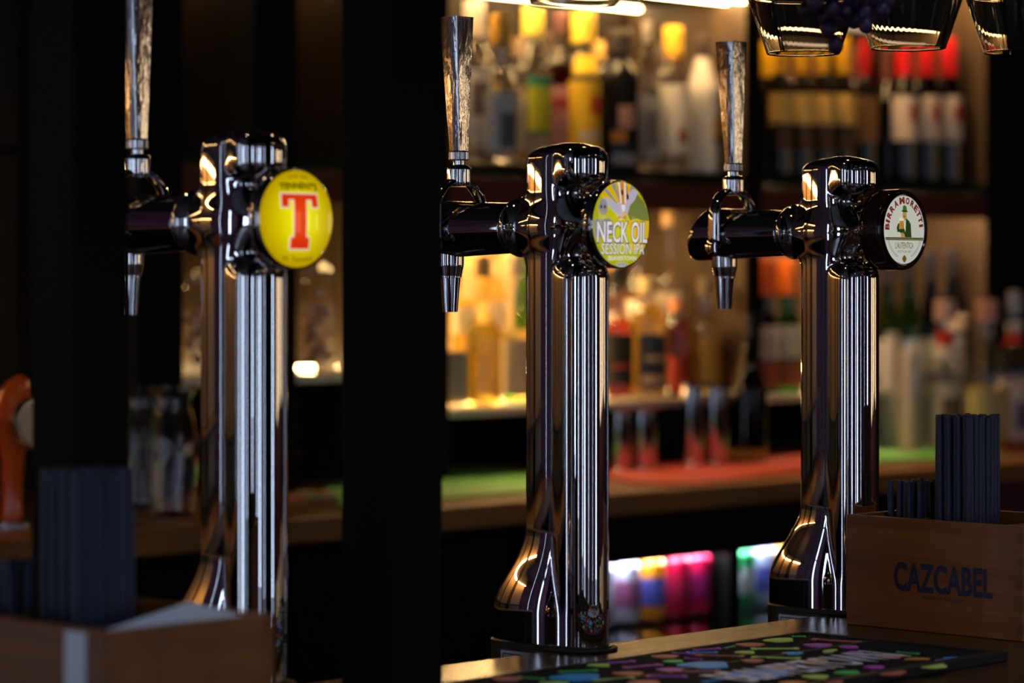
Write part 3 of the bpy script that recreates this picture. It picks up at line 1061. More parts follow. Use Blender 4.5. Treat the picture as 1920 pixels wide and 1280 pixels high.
# carton + glass cannister right of right column
for (px, yt, w, n, lb) in ((1672, 622, 44, .05, 'narrow pale paper carton just right of the right column'),):
    base = bb(s_at(px, n), n, Z); D = base.y
    H = CAM_Z - (yt - 525) / F_PX * D - Z; R = w / 2 * D / F_PX * .8
    t = thing('carton', lb, 'carton', base, ANG)
    make('box', boxmesh('box', -R, R, -R, R, 0, H * .93, bev=.002), mat('pale_carton', (.62, .58, .52), rough=.6), t)
    make('flap', boxmesh('flap', -R * .9, R * .9, -.003, .003, H * .93, H), mat('pale_carton', (.62, .58, .52)), t)
px, yt, w, n = 1708, 634, 62, .16
base = bb(s_at(px, n), n, Z); D = base.y
H = CAM_Z - (yt - 525) / F_PX * D - Z; R = w / 2 * D / F_PX
t = thing('glass_canister', 'tall clear glass canister holding pale napkins beside the carton', 'canister', base, ANG)
bm = BM(); add_lathe(bm, [(0, 0), (R, 0), (R, H), (R * .94, H), (R * .94, .006), (0, .006)], 30)
make('canister_glass', to_mesh('canister_glass', bm, True), GLASSW, t)
make('napkin_roll', boxmesh('napkin_roll', -R * .6, R * .6, -R * .6, R * .6, .008, H * .9, bev=.004), mat('canister_napkins', (.6, .52, .42), rough=.8, bump=.3, bscale=90), t)

# glass jars left
def carafe(px, ytop, w, n, lb):
    base = bb(s_at(px, n), n, Z); D = base.y
    H = CAM_Z - (ytop - 525) / F_PX * D - Z; R = w / 2 * D / F_PX
    t = thing('glass_jar', lb, 'jar', base, ANG, 'empty glass jars')
    out = [(0, 0), (R * .72, 0), (R * .82, .004), (R, H * .4), (R * .98, H * .55), (R * .84, H * .74), (R * .74, H * .82), (R * .76, H * .9), (R * .9, H * .97), (R * .92, H)]
    inn = [(r - .0035, max(z, .006)) for r, z in reversed(out[1:])]
    bm = BM(); add_lathe(bm, out + inn + [(0, .006)], 36)
    make('glass_body', to_mesh('glass_body', bm, True), REALGLASS, t)
    bm = BM(); add_tube(bm, [((R * .93) * math.cos(a), (R * .93) * math.sin(a), H * .985) for a in [i * 2 * math.pi / 30 for i in range(30)]], .0025, 8, closed=True)
    make('rim', to_mesh('rim', bm, True), GLASSW, t)


carafe(322, 722, 104, .33, 'wide-bellied empty glass jar standing left of the left column')
carafe(262, 724, 80, .17, 'empty glass jar half hidden behind the narrow black post')

# orange tap tower at the left edge
p = bb(s_at(22, .30), .30, Z); D = p.y
q = D / F_PX
t = thing('orange_tap', 'glossy orange curved tap tower with cream round badge at the left picture edge', 'beer tap', p, ANG)
ORG = mat('orange_gloss', (.85, .12, .015), rough=.18, coat=.6)
bm = BM()
pts = []
Hh = 275 * q
add_tube(bm, [(0, 0, 0), (0, 0, .01), (0, 0, Hh * .2), (.002, 0, Hh * .45), (.0, 0, Hh * .62), (-.004, 0, Hh * .72), (.004, 0, Hh * .84), (.014, 0, Hh * .95), (.022, 0, Hh)],
         [.02, .017, .0145, .017, .024, .034, .030, .020, .010], 20)
make('tower_body', to_mesh('tower_body', bm, True), ORG, t)
bm = BM(); add_lathe(bm, [(0, 0), (.036, 0), (.036, .006), (.02, .012), (0, .012)], 28)
make('base', to_mesh('base', bm, True), CHROME_R, t)
bm = BM(); add_lathe(bm, [(0, 0), (.036, 0), (.040, -.006), (.036, -.018), (0, -.02)], 28, c=(.018, -.022, Hh * .70), axis='y')
bd = make('badge', to_mesh('badge', bm, True), CHROME_R, t)
bm = BM(); add_lathe(bm, [(0, -.0185), (.034, -.0185), (.033, -.0215), (0, -.023)], 28, c=(.018, -.022, Hh * .70), axis='y')
make('badge_face', to_mesh('badge_face', bm, True), mat('cream_plastic', (.75, .6, .42), rough=.4), bd)
bm = BM(); add_tube(bm, [(.0, 0, Hh * .8), (-.0, .04, Hh * .8), (-.0, .075, Hh * .78)], .010, 14)
make('spout_arm', to_mesh('spout_arm', bm, True), ORG, t)

# fridge drinks
canpal = [((.72, .70, .80), (.35, .1, .2)), ((.66, .66, .78), (.5, .12, .2)), ((.70, .68, .8), (.25, .4, .35)), ((.85, .85, .9), (.85, .4, .03)), ((.85, .35, .03), (.2, .22, .55)),
          ((.65, .02, .12), (.5, .01, .10)), ((.75, .03, .15), (.4, .02, .2))]
def can_mesh():
    R, H = .030, .118
    bm = BM()
    add_lathe(bm, [(0, .003), (R * .7, .003), (R * .78, 0), (R, .008), (R, H - .014), (R * .8, H - .003), (R * .82, H), (R * .76, H), (R * .74, H - .003), (0, H - .003)], 24)
    me1 = to_mesh('can_body', bm, True)
    bm = BM(); add_lathe(bm, [(R + .0005, .030), (R + .0005, .078)], 24, cap=False)
    me2 = to_mesh('can_band', bm, True)
    return me1, me2, R, H


cb, cbd, CR_, CH_ = can_mesh()
names = ['silver', 'lilac', 'grey', 'white', 'orange', 'crimson', 'raspberry red', 'green', 'pale blue', 'amber', 'violet', 'navy']
door1 = [(1022, 0), (1072, 1), (1118, 2), (1168, 0), (1216, 4), (1264, 5), (1312, 6)]
door2 = [(1386, 7), (1424, 8), (1458, 9), (1496, 10), (1540, 4), (1584, 8), (1630, 9)]
cc = {0: ((.62, .60, .72), (.35, .12, .25)), 1: ((.5, .45, .6), (.5, .10, .2)), 2: ((.45, .42, .55), (.6, .6, .7)), 4: ((.9, .38, .03), (.12, .12, .45)), 5: ((.60, .01, .08), (.45, .01, .08)),
      6: ((.68, .02, .12), (.35, .01, .16)), 7: ((.05, .4, .15), (.55, .6, .6)), 8: ((.5, .55, .75), (.12, .15, .5)), 9: ((.85, .35, .04), (.6, .5, .5)), 10: ((.25, .15, .5), (.6, .6, .8))}
nm = {0: 'silver', 1: 'lilac', 2: 'grey', 4: 'orange and blue', 5: 'crimson', 6: 'raspberry red', 7: 'green', 8: 'pale blue', 9: 'amber', 10: 'violet'}
for zi, zz in enumerate((.8135, .6835)):
    for dr, lst in ((0, door1), (1, door2)):
        for (px, ci) in lst:
            for nn in (.385,):
                s = s_at(px, nn)
                if dr == 0 and not (fr1a + .03 < s < fr1b - .03):
                    s = min(max(s, fr1a + .032), fr1b - .032)
                if dr == 1 and not (fr2a + .03 < s < fr2b - .03):
                    s = min(max(s, fr2a + .032), fr2b - .032)
                pos = ('in %s row behind the %s fridge door, %s from left' % (['top', 'second'][zi], ['left', 'right'][dr], ['first', 'second', 'third', 'fourth', 'fifth', 'sixth', 'seventh'][[l[0] for l in lst].index(px)]))
                t = thing('drink_can', '%s drinks can %s' % (nm[ci], pos), 'can', bb(s, nn, zz + .0005), ANG + random.random() * 6, 'cans in the fridge')
                m1 = mat('can_%d' % ci, tuple(c_ ** 1.25 * .62 for c_ in cc[ci][0]), rough=.3, metal=.3)
                m2 = mat('canband_%d' % ci, tuple(c_ ** 1.25 * .62 for c_ in cc[ci][1]), rough=.4)
                o = make('can_body', cb, None, t); 
                o2 = make('can_band', cbd, None, t)
                for oo, mm in ((o, m1), (o2, m2)):
                    if len(oo.data.materials) == 0:
                        oo.data.materials.append(mm)
                    oo.material_slots[0].link = 'OBJECT'
                    oo.material_slots[0].material = mm

# ------------------------------------------------------------------ front bar
BE = Vector((.0153, 2.813, 0))      # a point on the rear edge of the bar top
ZB = 1.07


def bar(s, n, z=0):
    return BE + Bv * s + Fv * n + Vector((0, 0, z))


bf = thing('bar_counter', 'dark varnished wooden bar counter carrying the beer towers and the pine boxes', 'counter', bar(0, 0, 0), ANG)
make('top', boxmesh('top', -2.2, 2.6, -.72, 0, ZB - .045, ZB, bev=.003), BARWOOD, bf)
make('front_panel', boxmesh('front_panel', -2.2, 2.6, -.62, -.50, 0, ZB - .046), BLACKPAINT, bf)
make('inner_frame', boxmesh('inner_frame', -2.2, 2.6, -.50, -.20, ZB - .2, ZB - .046), BLACKPAINT, bf)


# ------------------------------------------------------------------ beer towers
def cap2(u, v, u0, u1, r0, r1):
    """distance to a capsule lying along u with varying radius"""
    t = np.clip((u - u0) / (u1 - u0), 0, 1)
    r = r0 + (r1 - r0) * t
    return np.sqrt((u - (u0 + (u1 - u0) * t)) ** 2 + v * v) - r


HT = .490
def tower_f(x, y, z):
    u, v = -y, x
    # rear blade: a stadium, growing into the foot
    t = np.clip((.115 - z) / .085, 0, 1)
    t = t * t * (3 - 2 * t)
    ea = .0370 + .0245 * t
    eb = .0208 + .0115 * t
    ec = -(ea - .005 - .007 * t)
    P = 2.3
    U, W = np.abs(u - ec) / ea, np.abs(v) / eb
    S = np.maximum(U ** P + W ** P, 1e-9)
    gr = S ** (1 / P - 1) * np.sqrt((U ** (P - 1) / ea) ** 2 + (W ** (P - 1) / eb) ** 2)
    blade = (S ** (1 / P) - 1) / np.maximum(gr, 8.0)
    top = z - (HT - 3.0 * ((u + .018) ** 2) - 4.0 * v * v)
    blade = smax(blade, top, .012)
    # front cylinder, lower and upper
    rc = np.sqrt(u * u + v * v)
    low = smax(rc - .0258, z - .378, .020)
    upp = smax(smax(rc - .0252, top, .012), .446 - z, .018)
    # horizontal tube
    rh = np.sqrt(v * v + (z - .410) ** 2)
    rrad = .0135 + .0105 * np.clip((-u - .052) / .030, 0, 1) + .004 * np.clip((-u - .070) / .012, 0, 1) + .006 * np.clip((u - .022) / .012, 0, 1)
    tube = smax(rh - rrad, np.maximum(-u - .088, u - .036), .004)
    d = smin(blade, low, .005)
    d = smin(d, upp, .005)
    d = smin(d, tube, .026)
    d = np.maximum(d, .004 - z)
    return d


me_tower = sdf_mesh('column', tower_f, (-.038, -.045, -.003), (.038, .118, .497), .0019)


def arm_f(x, y, z):
    u, v = -y, x
    rh = np.sqrt(v * v + (z - .409) ** 2)
    t = np.clip((-u - .09) / .13, 0, 1)
    d = rh - (.0248 + .0052 * t)
    d = smax(d, u + .0885, .003)
    # slanted rear end
    d = smax(d, (-(u + .212) * .93 + (z - .409) * .37), .007)
    return d


me_arm = sdf_mesh('tap_arm', arm_f, (-.034, .08, .37), (.034, .27, .45), .0019)


def build_tower_parts(t):
    make('column', me_tower, CHROME, t)
    # black base ring and skirt
    bm = BM()
    def st(u, k, off, z):
        return None
    outl = []
    for i in range(25):
        a = -math.pi / 2 + math.pi * i / 24
        outl.append((.030 * math.sin(a) if False else .0275 * math.cos(a - 0) * 0 + 0, 0))
    outl = []
    for i in range(21):
        a = math.pi / 2 - math.pi * i / 20
        outl.append((.0285 * math.sin(a), -.0285 * math.cos(a)))        # front half (y negative)
    for i in range(21):
        a = -math.pi / 2 - math.pi * i / 20
        outl.append((.033 * math.sin(a), .078 - .033 * math.cos(a)))
    add_poly(bm, outl, lambda a_, b_, h: (a_, b_, h), 0.0, .0045)
    make('base_ring', to_mesh('base_ring', bm, True), BLACK, t)
    bm = BM()
    add_lathe(bm, [(.0285, 0), (.0335, 0), (.0345, .001), (.0345, .002), (.0335, .003), (.0285, .003)], 36, cap=False)
    make('flange', to_mesh('flange', bm, True), RUBBER, t)
    # skirt hanging behind the bar edge
    bm = BM()
    o2 = [(.0325, .028)]
    for i in range(21):
        a = -math.pi / 2 - math.pi * i / 20
        o2.append((.0325 * -math.sin(a) * -1, .078 - .0325 * math.cos(a)))
    o2 = [(.0325, .022)] + [(.0325 * math.cos(math.pi * i / 20), .078 + .0325 * math.sin(math.pi * i / 20)) for i in range(21)] + [(-.0325, .022)]
    add_poly(bm, o2, lambda a_, b_, h: (a_, b_, h), -.06, -.0003)
    sk = make('skirt', to_mesh('skirt', bm, True), BLACK, t)
    # white rating label on the skirt's left side
    PL = mat('rating_label', (.55, .56, .68), rough=.5)
    lm = make('rating_label', boxmesh('rating_label', -.0333, -.0326, .022, .078, -.036, -.004), PL, sk)
    bm = BM()
    for (y0, y1, z0, z1) in ((.025, .075, -.0075, -.0065), (.0745, .0755, -.034, -.0065), (.045, .06, -.020, -.017)):
        add_box(bm, -.0336, -.0333, y0, y1, z0, z1)
    tm = text_mesh('label_print', 'LG 101', .018, .006, lambda a_, b_, h: (-.0334 - h, .05 - a_, -.018 + b_))
    make('label_print', tm, BLACK, sk)
    bm2 = BM(); bm2.from_mesh(bpy.data.meshes.new('e')) if False else None
    make('label_frame', to_mesh('label_frame', bm), BLACK, sk)
    # arm
    am = make('tap_arm', me_arm, CHROME, t)
    bm = BM(); add_lathe(bm, [(.0252, .0872), (.0262, .0878), (.0262, .0892), (.0252, .0898)], 40, c=(0, 0, .4095), axis='y', cap=False)
    make('seam_ring', to_mesh('seam_ring', bm, True), BLACK, am)
    # spout
    bm = BM(); add_lathe(bm, [(.0, .388), (.0145, .388), (.0140, .372), (.0118, .362), (.0118, .3605), (.0105, .360), (.0078, .3255), (.0066, .3255), (.006, .34), (0, .34)], 28, c=(0, .182, 0))
    make('spout', to_mesh('spout', bm, True), CHROME, t)
    # yoke and lever
    fk = BM()
    pts = []
    for i in range(7):
        pts.append((-.0325, .170, .392 + .038 * i / 6))
    for i in range(1, 18):
        a = math.pi - math.pi * i / 18
        pts.append((.0325 * math.cos(a), .170, .430 + .028 * math.sin(a)))
    for i in range(7):
        pts.append((.0325, .170, .430 - .038 * i / 6))
    add_tube(fk, pts, [.0080] * len(pts), 12, flat=.45)
    yk = make('yoke', to_mesh('yoke', fk, True), CHROME, t)
    for sx in (-1, 1):
        bm = BM()
        add_lathe(bm, [(0, .0), (.0095, 0), (.0105, .002), (.0095, .0055), (0, .0075)] if sx > 0 else [(0, -.0075), (.0095, -.0055), (.0105, -.002), (.0095, 0), (0, 0)], 24,
                  c=(sx * .031, .170, .394), axis='x')
        make('pivot_cap', to_mesh('pivot_cap', bm, True), CHROME, yk)
    bm = BM(); add_lathe(bm, [(0, .452), (.0115, .452), (.0125, .456), (.0125, .470), (.0105, .473), (.006, .474), (.006, .478), (0, .478)], 28, c=(0, .169, 0))
    make('lever_socket', to_mesh('lever_socket', bm, True), CHROME, t)
    bm = BM()
    prof = [(0, .478), (.0092, .478), (.0100, .4795), (.0100, .4865), (.0092, .488), (0, .488)]
    add_lathe(bm, prof, 40, c=(0, .169, 0))
    for v in bm.verts:       # knurling
        dx, dy = v.co.x, v.co.y - .169
        r = math.hypot(dx, dy)
        if r > .0098:
            k_ = 1 + (.03 if int(round(math.atan2(dy, dx) / (2 * math.pi) * 40)) % 2 else -.03)
            v.co.x = dx * k_
            v.co.y = .169 + dy * k_
    make('knurled_collar', to_mesh('knurled_collar', bm), CHROME_R, t)
    # square tapered lever handle
    bm = BM()
    N_ = 16
    rings = []
    for i in range(N_ + 1):
        f = i / N_
        z = .488 + .134 * f
        h_ = .0070 + .0055 * f
        cy = .169 + .0028 * f
        cx = -.001 * f
        c_ = .0011
        ring = []
        for sx, sy in ((1, 1), (-1, 1), (-1, -1), (1, -1)):
            for q_ in range(4):
                a0 = {(1, 1): 0, (-1, 1): math.pi / 2, (-1, -1): math.pi, (1, -1): 1.5 * math.pi}[(sx, sy)] + q_ * math.pi / 6
                ring.append(bm.verts.new((cx + sx * (h_ - c_) + c_ * math.cos(a0), cy + sy * (h_ - c_) + c_ * math.sin(a0), z)))
        rings.append(ring)
    for A, B2 in zip(rings, rings[1:]):
        for i in range(16):
            bm.faces.new((A[i], A[(i + 1) % 16], B2[(i + 1) % 16], B2[i]))
    bm.faces.new(rings[0]); 
    top = bm.faces.new(rings[-1])
    r = bmesh.ops.inset_region(bm, faces=[top], thickness=.0015)
    for v in top.verts:
        v.co.z += .001
    HM = mat('lever_chrome', (.72, .70, .70), rough=.10, metal=1.0, bump=.35, bscale=130, stretch=(1, 1, 0.25))
    make('lever_handle', to_mesh('lever_handle', bm, True), HM, t)


T_POS = [(484, 2.589), (1092, 2.842), (1603, 3.150)]
tl = ['chrome beer tower with glowing yellow badge bearing a red T, leftmost of three',
      'chrome beer tower with green-yellow NECK OIL badge, middle of three',
      'chrome beer tower with round white BIRRA MORETTI badge beside the wooden box']
towers = []
for i, (px, D) in enumerate(T_POS):
    loc = Vector(((px - 960) / F_PX * D, D, ZB + .0003))
    if i == 0:
        t = thing('beer_tower', tl[0], 'beer tap', loc, ANG, 'chrome beer towers')
        build_tower_parts(t)
    else:
        t = dup(towers[0], loc, ANG, tl[i], 'chrome beer towers')
    towers.append(t)

# badges ----------------------------------------------------------
BZ = .411        # badge centre height


def badge_housing(t, R, m, depth=.024, u0=.0325, rim=True):
    bm = BM()
    prof = [(.018, u0), (R * .82, u0 + .0005), (R * .95, u0 + .002), (R, u0 + .006), (R * .985, u0 + .0075), (R * .985, u0 + .0085), (R, u0 + .0095), (R, u0 + depth - .003), (R * .985, u0 + depth - .0008), (R * .965, u0 + depth), (R * .93, u0 + depth - .001)]
    add_lathe(bm, [(r, -u) for r, u in prof], 64, c=(0, 0, BZ), axis='y', cap=False)
    return make('badge', to_mesh('badge', bm, True), m, t)


def dome_map(R, u1, dome, dz=0.0):
    def fn(a, b, h):
        q = min(1.0, (a * a + b * b) / (R * R))
        return (a, -(u1 + dome * (1 - q) + h), BZ + b)
    return fn


def dome_face(name, R, u1, dome, m, parent, seg=48):
    bm = BM()
    prof = [(0, -(u1 + dome))] + [(R * i / 10, -(u1 + dome * (1 - (i / 10) ** 2))) for i in range(1, 11)] + [(R, -(u1 - .002))]
    add_lathe(bm, prof, seg, c=(0, 0, BZ), axis='y', cap=False)
    return make(name, to_mesh(name, bm, True), m, parent)


def backlit(name, col, strength, falloff=None, rough=.25, col_edge=None, scale=.045):
    if name in MATS:
        return MATS[name]
    m, t, p = nt(name)
    p.inputs['Base Color'].default_value = (*[c * .6 for c in col], 1)
    p.inputs['Roughness'].default_value = rough
    p.inputs['Coat Weight'].default_value = .5
    p.inputs['Emission Color'].default_value = (*col, 1)
    p.inputs['Emission Strength'].default_value = strength
    if falloff:
        tc = t.nodes.new('ShaderNodeTexCoord')
        sp = t.nodes.new('ShaderNodeVectorMath'); sp.operation = 'SUBTRACT'
        sp.inputs[1].default_value = (0, -.05, BZ)
        t.links.new(tc.outputs['Object'], sp.inputs[0])
        sc_ = t.nodes.new('ShaderNodeVectorMath'); sc_.operation = 'MULTIPLY'
        sc_.inputs[1].default_value = (1 / scale, 0, 1 / scale)
        t.links.new(sp.outputs[0], sc_.inputs[0])
        ln = t.nodes.new('ShaderNodeVectorMath'); ln.operation = 'LENGTH'
        t.links.new(sc_.outputs[0], ln.inputs[0])
        cr = t.nodes.new('ShaderNodeValToRGB')
        cr.color_ramp.elements[0].position = 0.25
        cr.color_ramp.elements[0].color = (*col, 1)
        cr.color_ramp.elements[1].position = 0.97
        cr.color_ramp.elements[1].color = (*(col_edge or col), 1)
        t.links.new(ln.outputs['Value'], cr.inputs['Fac'])
        t.links.new(cr.outputs['Color'], p.inputs['Emission Color'])
    MATS[name] = m
    return m


def poly_part(name, pts, fn, m, parent, h0=.0002, h1=.0005, label=None, sub=0):
    bm = BM()
    vs = [bm.verts.new((a, b, 0)) for a, b in pts]
    bm.faces.new(vs)
    bmesh.ops.triangulate(bm, faces=bm.faces)
    for _ in range(sub):
        bmesh.ops.subdivide_edges(bm, edges=bm.edges, cuts=2, use_grid_fill=True)
    for v in bm.verts:
        v.co = Vector(fn(v.co.x, v.co.y, h1))
    return make(name, to_mesh2(name, bm), m, parent, label=label)


def to_mesh2(name, bm):
    me = bpy.data.meshes.new(name)
    bm.to_mesh(me)
    bm.free()
    return me


def ell(cx, cy, rx, ry, n=20, a0=0, a1=360):
    return [(cx + rx * math.cos(math.radians(a0 + (a1 - a0) * i / n)), cy + ry * math.sin(math.radians(a0 + (a1 - a0) * i / n))) for i in range(n)]


# badge 1 : yellow with red T
R1 = .0445
h1 = badge_housing(towers[0], R1, CHROME, depth=.0185)
Y1 = backlit('backlit_yellow', (.84, .74, .0), .98, True, col_edge=(.42, .26, .0))
U1 = .0325 + .018
fc = dome_face('badge_face', R1 * .965, U1, .005, Y1, h1)
fn = dome_map(R1 * .965, U1, .005)
WHT = backlit('backlit_white_outline', (.86, .80, .66), .7)
REDT = backlit('backlit_red', (.80, .045, .0), .9, True, col_edge=(.6, .01, .0), scale=.04)
INK = mat('black_ink', (.02, .02, .0), rough=.4)


def tee(g):
    W, H_ = .0205, .0275
    return [(-W - g, H_ - .004 + g), (W + g, H_ - .004 + g), (W + g + .001, .0115 - g), (.0140 - g, .0115 - g), (.0135 - g, .0185 - g), (.0068 + g, .0185 - g),
            (.0068 + g, -.0165 + g), (.0108 + g, -.0175 + g), (.0108 + g, -.0275 - g), (-.0105 - g, -.0275 - g), (-.0105 - g, -.0175 + g), (-.0068 - g, -.0165 + g),
            (-.0068 - g, .0185 - g), (-.0132 + g, .0185 - g), (-.0132 + g, .0115 - g), (-W - g, .0115 - g)]


poly_part('letter_outline', [(a, b * .93 - .0005) for a, b in tee(.0013)], fn, WHT, h1, h1=.0004, sub=2)
poly_part('letter', [(a, b * .93 - .0005) for a, b in tee(0)], fn, REDT, h1, h1=.0008, sub=2, label='red capital T')
make('brand_lettering', text_mesh('brand_lettering', "TENNENT'S", .043, .0062, lambda a, b, h: fn(a, b + .0288 - 9 * a * a * .3, h + .0006), bold=.03, sub=True), INK, h1)
OCH = mat('ochre_ink', (.35, .20, .0), rough=.4)
make('small_lettering', text_mesh('small_lettering', "ESTD 1885", .022, .0026, lambda a, b, h: fn(a, b + .0365 - a * a * 3, h + .0005), sub=True), OCH, h1)
make('script_lettering', text_mesh('script_lettering', "H. Tennent", .034, .0045, lambda a, b, h: fn(a, b - .0350 + a * a * 4, h + .0005), sub=True), OCH, h1)

# badge 2 : NECK OIL
R2 = .0425
h2 = badge_housing(towers[1], R2, CHROME, depth=.0185)
U2 = .0325 + .018
G2m = backlit('backlit_lime', (.62, .60, .0), .75, True, col_edge=(.40, .38, .0))
fc = dome_face('badge_face', R2 * .965, U2, .0025, G2m, h2)
fn2 = dome_map(R2 * .965, U2, .0025)
LIL = backlit('backlit_lilac', (.62, .56, .68), .62)
ORB = backlit('backlit_orange', (.70, .26, .02), .7)
WH2 = backlit('backlit_white', (.86, .84, .9), .72)
GRN = backlit('backlit_olive', (.22, .26, .05), .6)
YOL = backlit('backlit_amber', (.72, .45, .0), .8)
GRY = backlit('backlit_grey', (.38, .36, .36), .6)
def P2(name, pts, m, h, sub=1):
    r = R2 * .95
    q = []
    for a, b in pts:
        L = math.hypot(a, b)
        if L > r:
            a, b = a * r / L, b * r / L
        q.append((a, b))
    return poly_part(name, q, fn2, m, h2, h1=h, sub=sub)


for (a0, a1) in ((112, 122), (128, 138), (70, 78)):
    P2('sunburst_stripe', [(0, .012)] + [(.05 * math.cos(math.radians(a)), .05 * math.sin(math.radians(a))) for a in (a0, (a0 + a1) / 2, a1)], YOL, .0003)
for (a0, a1) in ((104, 111), (122, 128), (62, 70)):
    P2('sunburst_stripe', [(0, .012)] + [(.05 * math.cos(math.radians(a)), .05 * math.sin(math.radians(a))) for a in (a0, (a0 + a1) / 2, a1)], GRY, .0003)
P2('olive_hair', [(.004, .020), (.012, .026), (.022, .029), (.032, .022), (.038, .012), (.039, .004), (.030, .004), (.020, .006), (.010, .004), (.006, .010)], GRN, .0004)
P2('amber_field', [(.005, .004), (.040, .004), (.040, -.012), (.030, -.022), (.014, -.026), (.010, -.010)], YOL, .00035)
P2('grey_skyline', [(-.041, .004), (-.018, .006), (-.014, -.004), (-.022, -.014), (-.038, -.012)], GRY, .00035)
P2('wing', [(-.026, .026), (-.018, .024), (-.010, .020), (0, .022), (.008, .030), (.016, .034), (.024, .032), (.018, .024), (.010, .018), (.006, .010), (-.004, .004), (-.010, .010), (-.016, .014), (-.022, .018)], LIL, .0005)
P2('balloon', [(-.008, .030), (-.007, .036), (-.003, .0405), (.003, .0408), (.008, .036), (.0085, .030), (.006, .024), (.003, .019), (-.003, .019), (-.006, .024)], ORB, .0007)
for cx in (-.0045, .0040):
    P2('balloon_stripe', [(cx - .0013, .040), (cx + .0013, .040), (cx * .7 + .001, .020), (cx * .7 - .001, .020)], WH2, .0009)
for (cx, cy) in ((-.0012, .0305), (.0065, .0265)):
    P2('balloon_eye', ell(cx, cy, .0015, .003, 12), INK, .0011)
P2('beak', [(-.003, .019), (.0025, .019), (.0015, .010), (-.0008, .010)], WH2, .0009)
P2('beak_tip', ell(0, .0105, .0018, .0024, 12), YOL, .0011)
P2('bow', [(-.010, .004), (-.003, .0065), (.004, .004), (.003, .0095), (-.001, .0068), (-.007, .0085)], ORB, .0008)
P2('skull', [(-.034, .016), (-.031, .023), (-.025, .024), (-.022, .020), (-.022, .012), (-.026, .008), (-.031, .009)], GRY, .0006)
for (cx, cy) in ((-.0300, .0165), (-.0255, .0165)):
    P2('skull_eye', ell(cx, cy, .0012, .0018, 10), INK, .0008)
def text2(name, s, w, h, x, y, b, m, hh, sub=True):
    make(name, text_mesh(name, s, w, h, lambda a, c, t_: fn2(a + x, c + y, t_ + hh), bold=b, sub=sub), m, h2)


EDGE = mat('label_outline_ink', (.10, .09, .02), rough=.5)
text2('lettering_shadow', 'NECK OIL', .0725, .0225, -.0004, -.0078, .05, EDGE, .0012)
text2('lettering', 'NECK OIL', .0715, .0205, -.001, -.0075, .018, WH2, .0016)
text2('lettering_shadow', 'SESSION IPA', .0622, .0112, .0004, -.0236, .022, EDGE, .0010)
text2('lettering', 'SESSION IPA', .0615, .0104, 0, -.0235, .004, WH2, .0014)
text2('lettering', 'BEAVERTOWN', .0400, .0042, 0, -.0325, .004, WH2, .0010)
P2('strength_plate', ell(0, -.0382, .0085, .0018, 16), LIL, .0008)
text2('lettering', 'ALC 4.3% VOL', .0135, .0018, 0, -.0382, .0, INK, .0012, sub=False)

# badge 3 : BIRRA MORETTI
R3 = .0430
BRN = mat('dark_brown_gloss', (.035, .010, .007), rough=.12, coat=.5)
h3 = badge_housing(towers[2], R3, BRN, depth=.032)
U3 = .0325 + .0315
# brown bezel and white face
bm = BM(); add_lathe(bm, [(r, -u) for r, u in [(R3 * .96, U3 - .002), (R3 * .93, U3 + .0022), (R3 * .88, U3 + .0028), (R3 * .84, U3 + .0008)]], 64, c=(0, 0, BZ), axis='y', cap=False)
make('bezel', to_mesh('bezel', bm, True), BRN, h3)
W3 = backlit('backlit_cream', (.62, .62, .50), .70, True, col_edge=(.56, .62, .58), scale=.040)
dome_face('badge_face', R3 * .87, U3 + .0008, .0, W3, h3)
fn3 = dome_map(R3 * .87, U3 + .0008, .0)
def P3(name, pts, m, h):
    if name.startswith('figure'):
        pts = [(a * .92, (b + .008) * .88 - .008) for a, b in pts]
    return poly_part(name, pts, fn3, m, h3, h1=h)


CRIM = mat('crimson_ink', (.42, .012, .012), rough=.4, emit=(.3, .005, .005), strength=.35)
DGRN = mat('dark_green_ink', (.02, .07, .015), rough=.5, emit=(.03, .14, .01), strength=.2)
LGRN = mat('hat_green_ink', (.06, .2, .01), rough=.5, emit=(.06, .25, .01), strength=.4)
SKIN = mat('sepia_ink', (.6, .38, .1), rough=.5, emit=(.6, .36, .1), strength=.5)
BEER = mat('beer_ink', (.6, .25, .02), rough=.5, emit=(.65, .3, .03), strength=.5)
FOAM = mat('foam_ink', (.8, .78, .6), rough=.5, emit=(.8, .78, .6), strength=.7)
GLD = mat('gold_ink', (.25, .16, .02), rough=.4, emit=(.22, .13, .005), strength=.35)
txt = 'BIRRA MORETTI'
angs = [178, 164, 150.5, 136.5, 122, 0, 98.5, 82.0, 66.5, 51.5, 37, 22.5, 8]
angs = [176, 165, 151.5, 136, 119.5, 0, 98, 79, 61.5, 46.5, 32.5, 19.0, 7]
for ch, ag in zip(txt, angs):
    if ch == ' ':
        continue
    rr = .0300
    ca, sa = math.cos(math.radians(ag)), math.sin(math.radians(ag))
    wd = {'I': .0028, 'M': .0092}.get(ch, .0068)

    def f3(a, b, h, ca=ca, sa=sa, rr=rr):
        q_ = rr + b
        return fn3(ca * q_ + sa * a, sa * q_ - ca * a + .001, h)
    make('arc_letter', text_mesh('arc_letter', ch, wd, .0074, f3, t=.0006, bold=.055), CRIM, h3)
P3('figure_coat', [(-.013, -.002), (-.0145, .003), (-.012, .008), (-.0085, .0095), (-.006, .004), (-.002, .0035), (.0, .012), (.003, .0155), (.009, .012), (.0125, .008), (.014, -.008), (-.004, -.008), (-.006, -.003), (-.010, -.0015)], DGRN, .0004)
P3('figure_shirt', [(.0, .012), (.0028, .013), (.002, -.002), (-.001, .004)], FOAM, .0006)
P3('figure_face', [(-.0035, .0225), (.004, .0225), (.0045, .016), (.002, .0125), (-.001, .013), (-.0035, .017)], SKIN, .0006)
P3('figure_hat_brim', [(-.0065, .0235), (-.002, .0222), (.004, .0222), (.0065, .0228), (.004, .0245), (-.004, .0245)], DGRN, .0009)
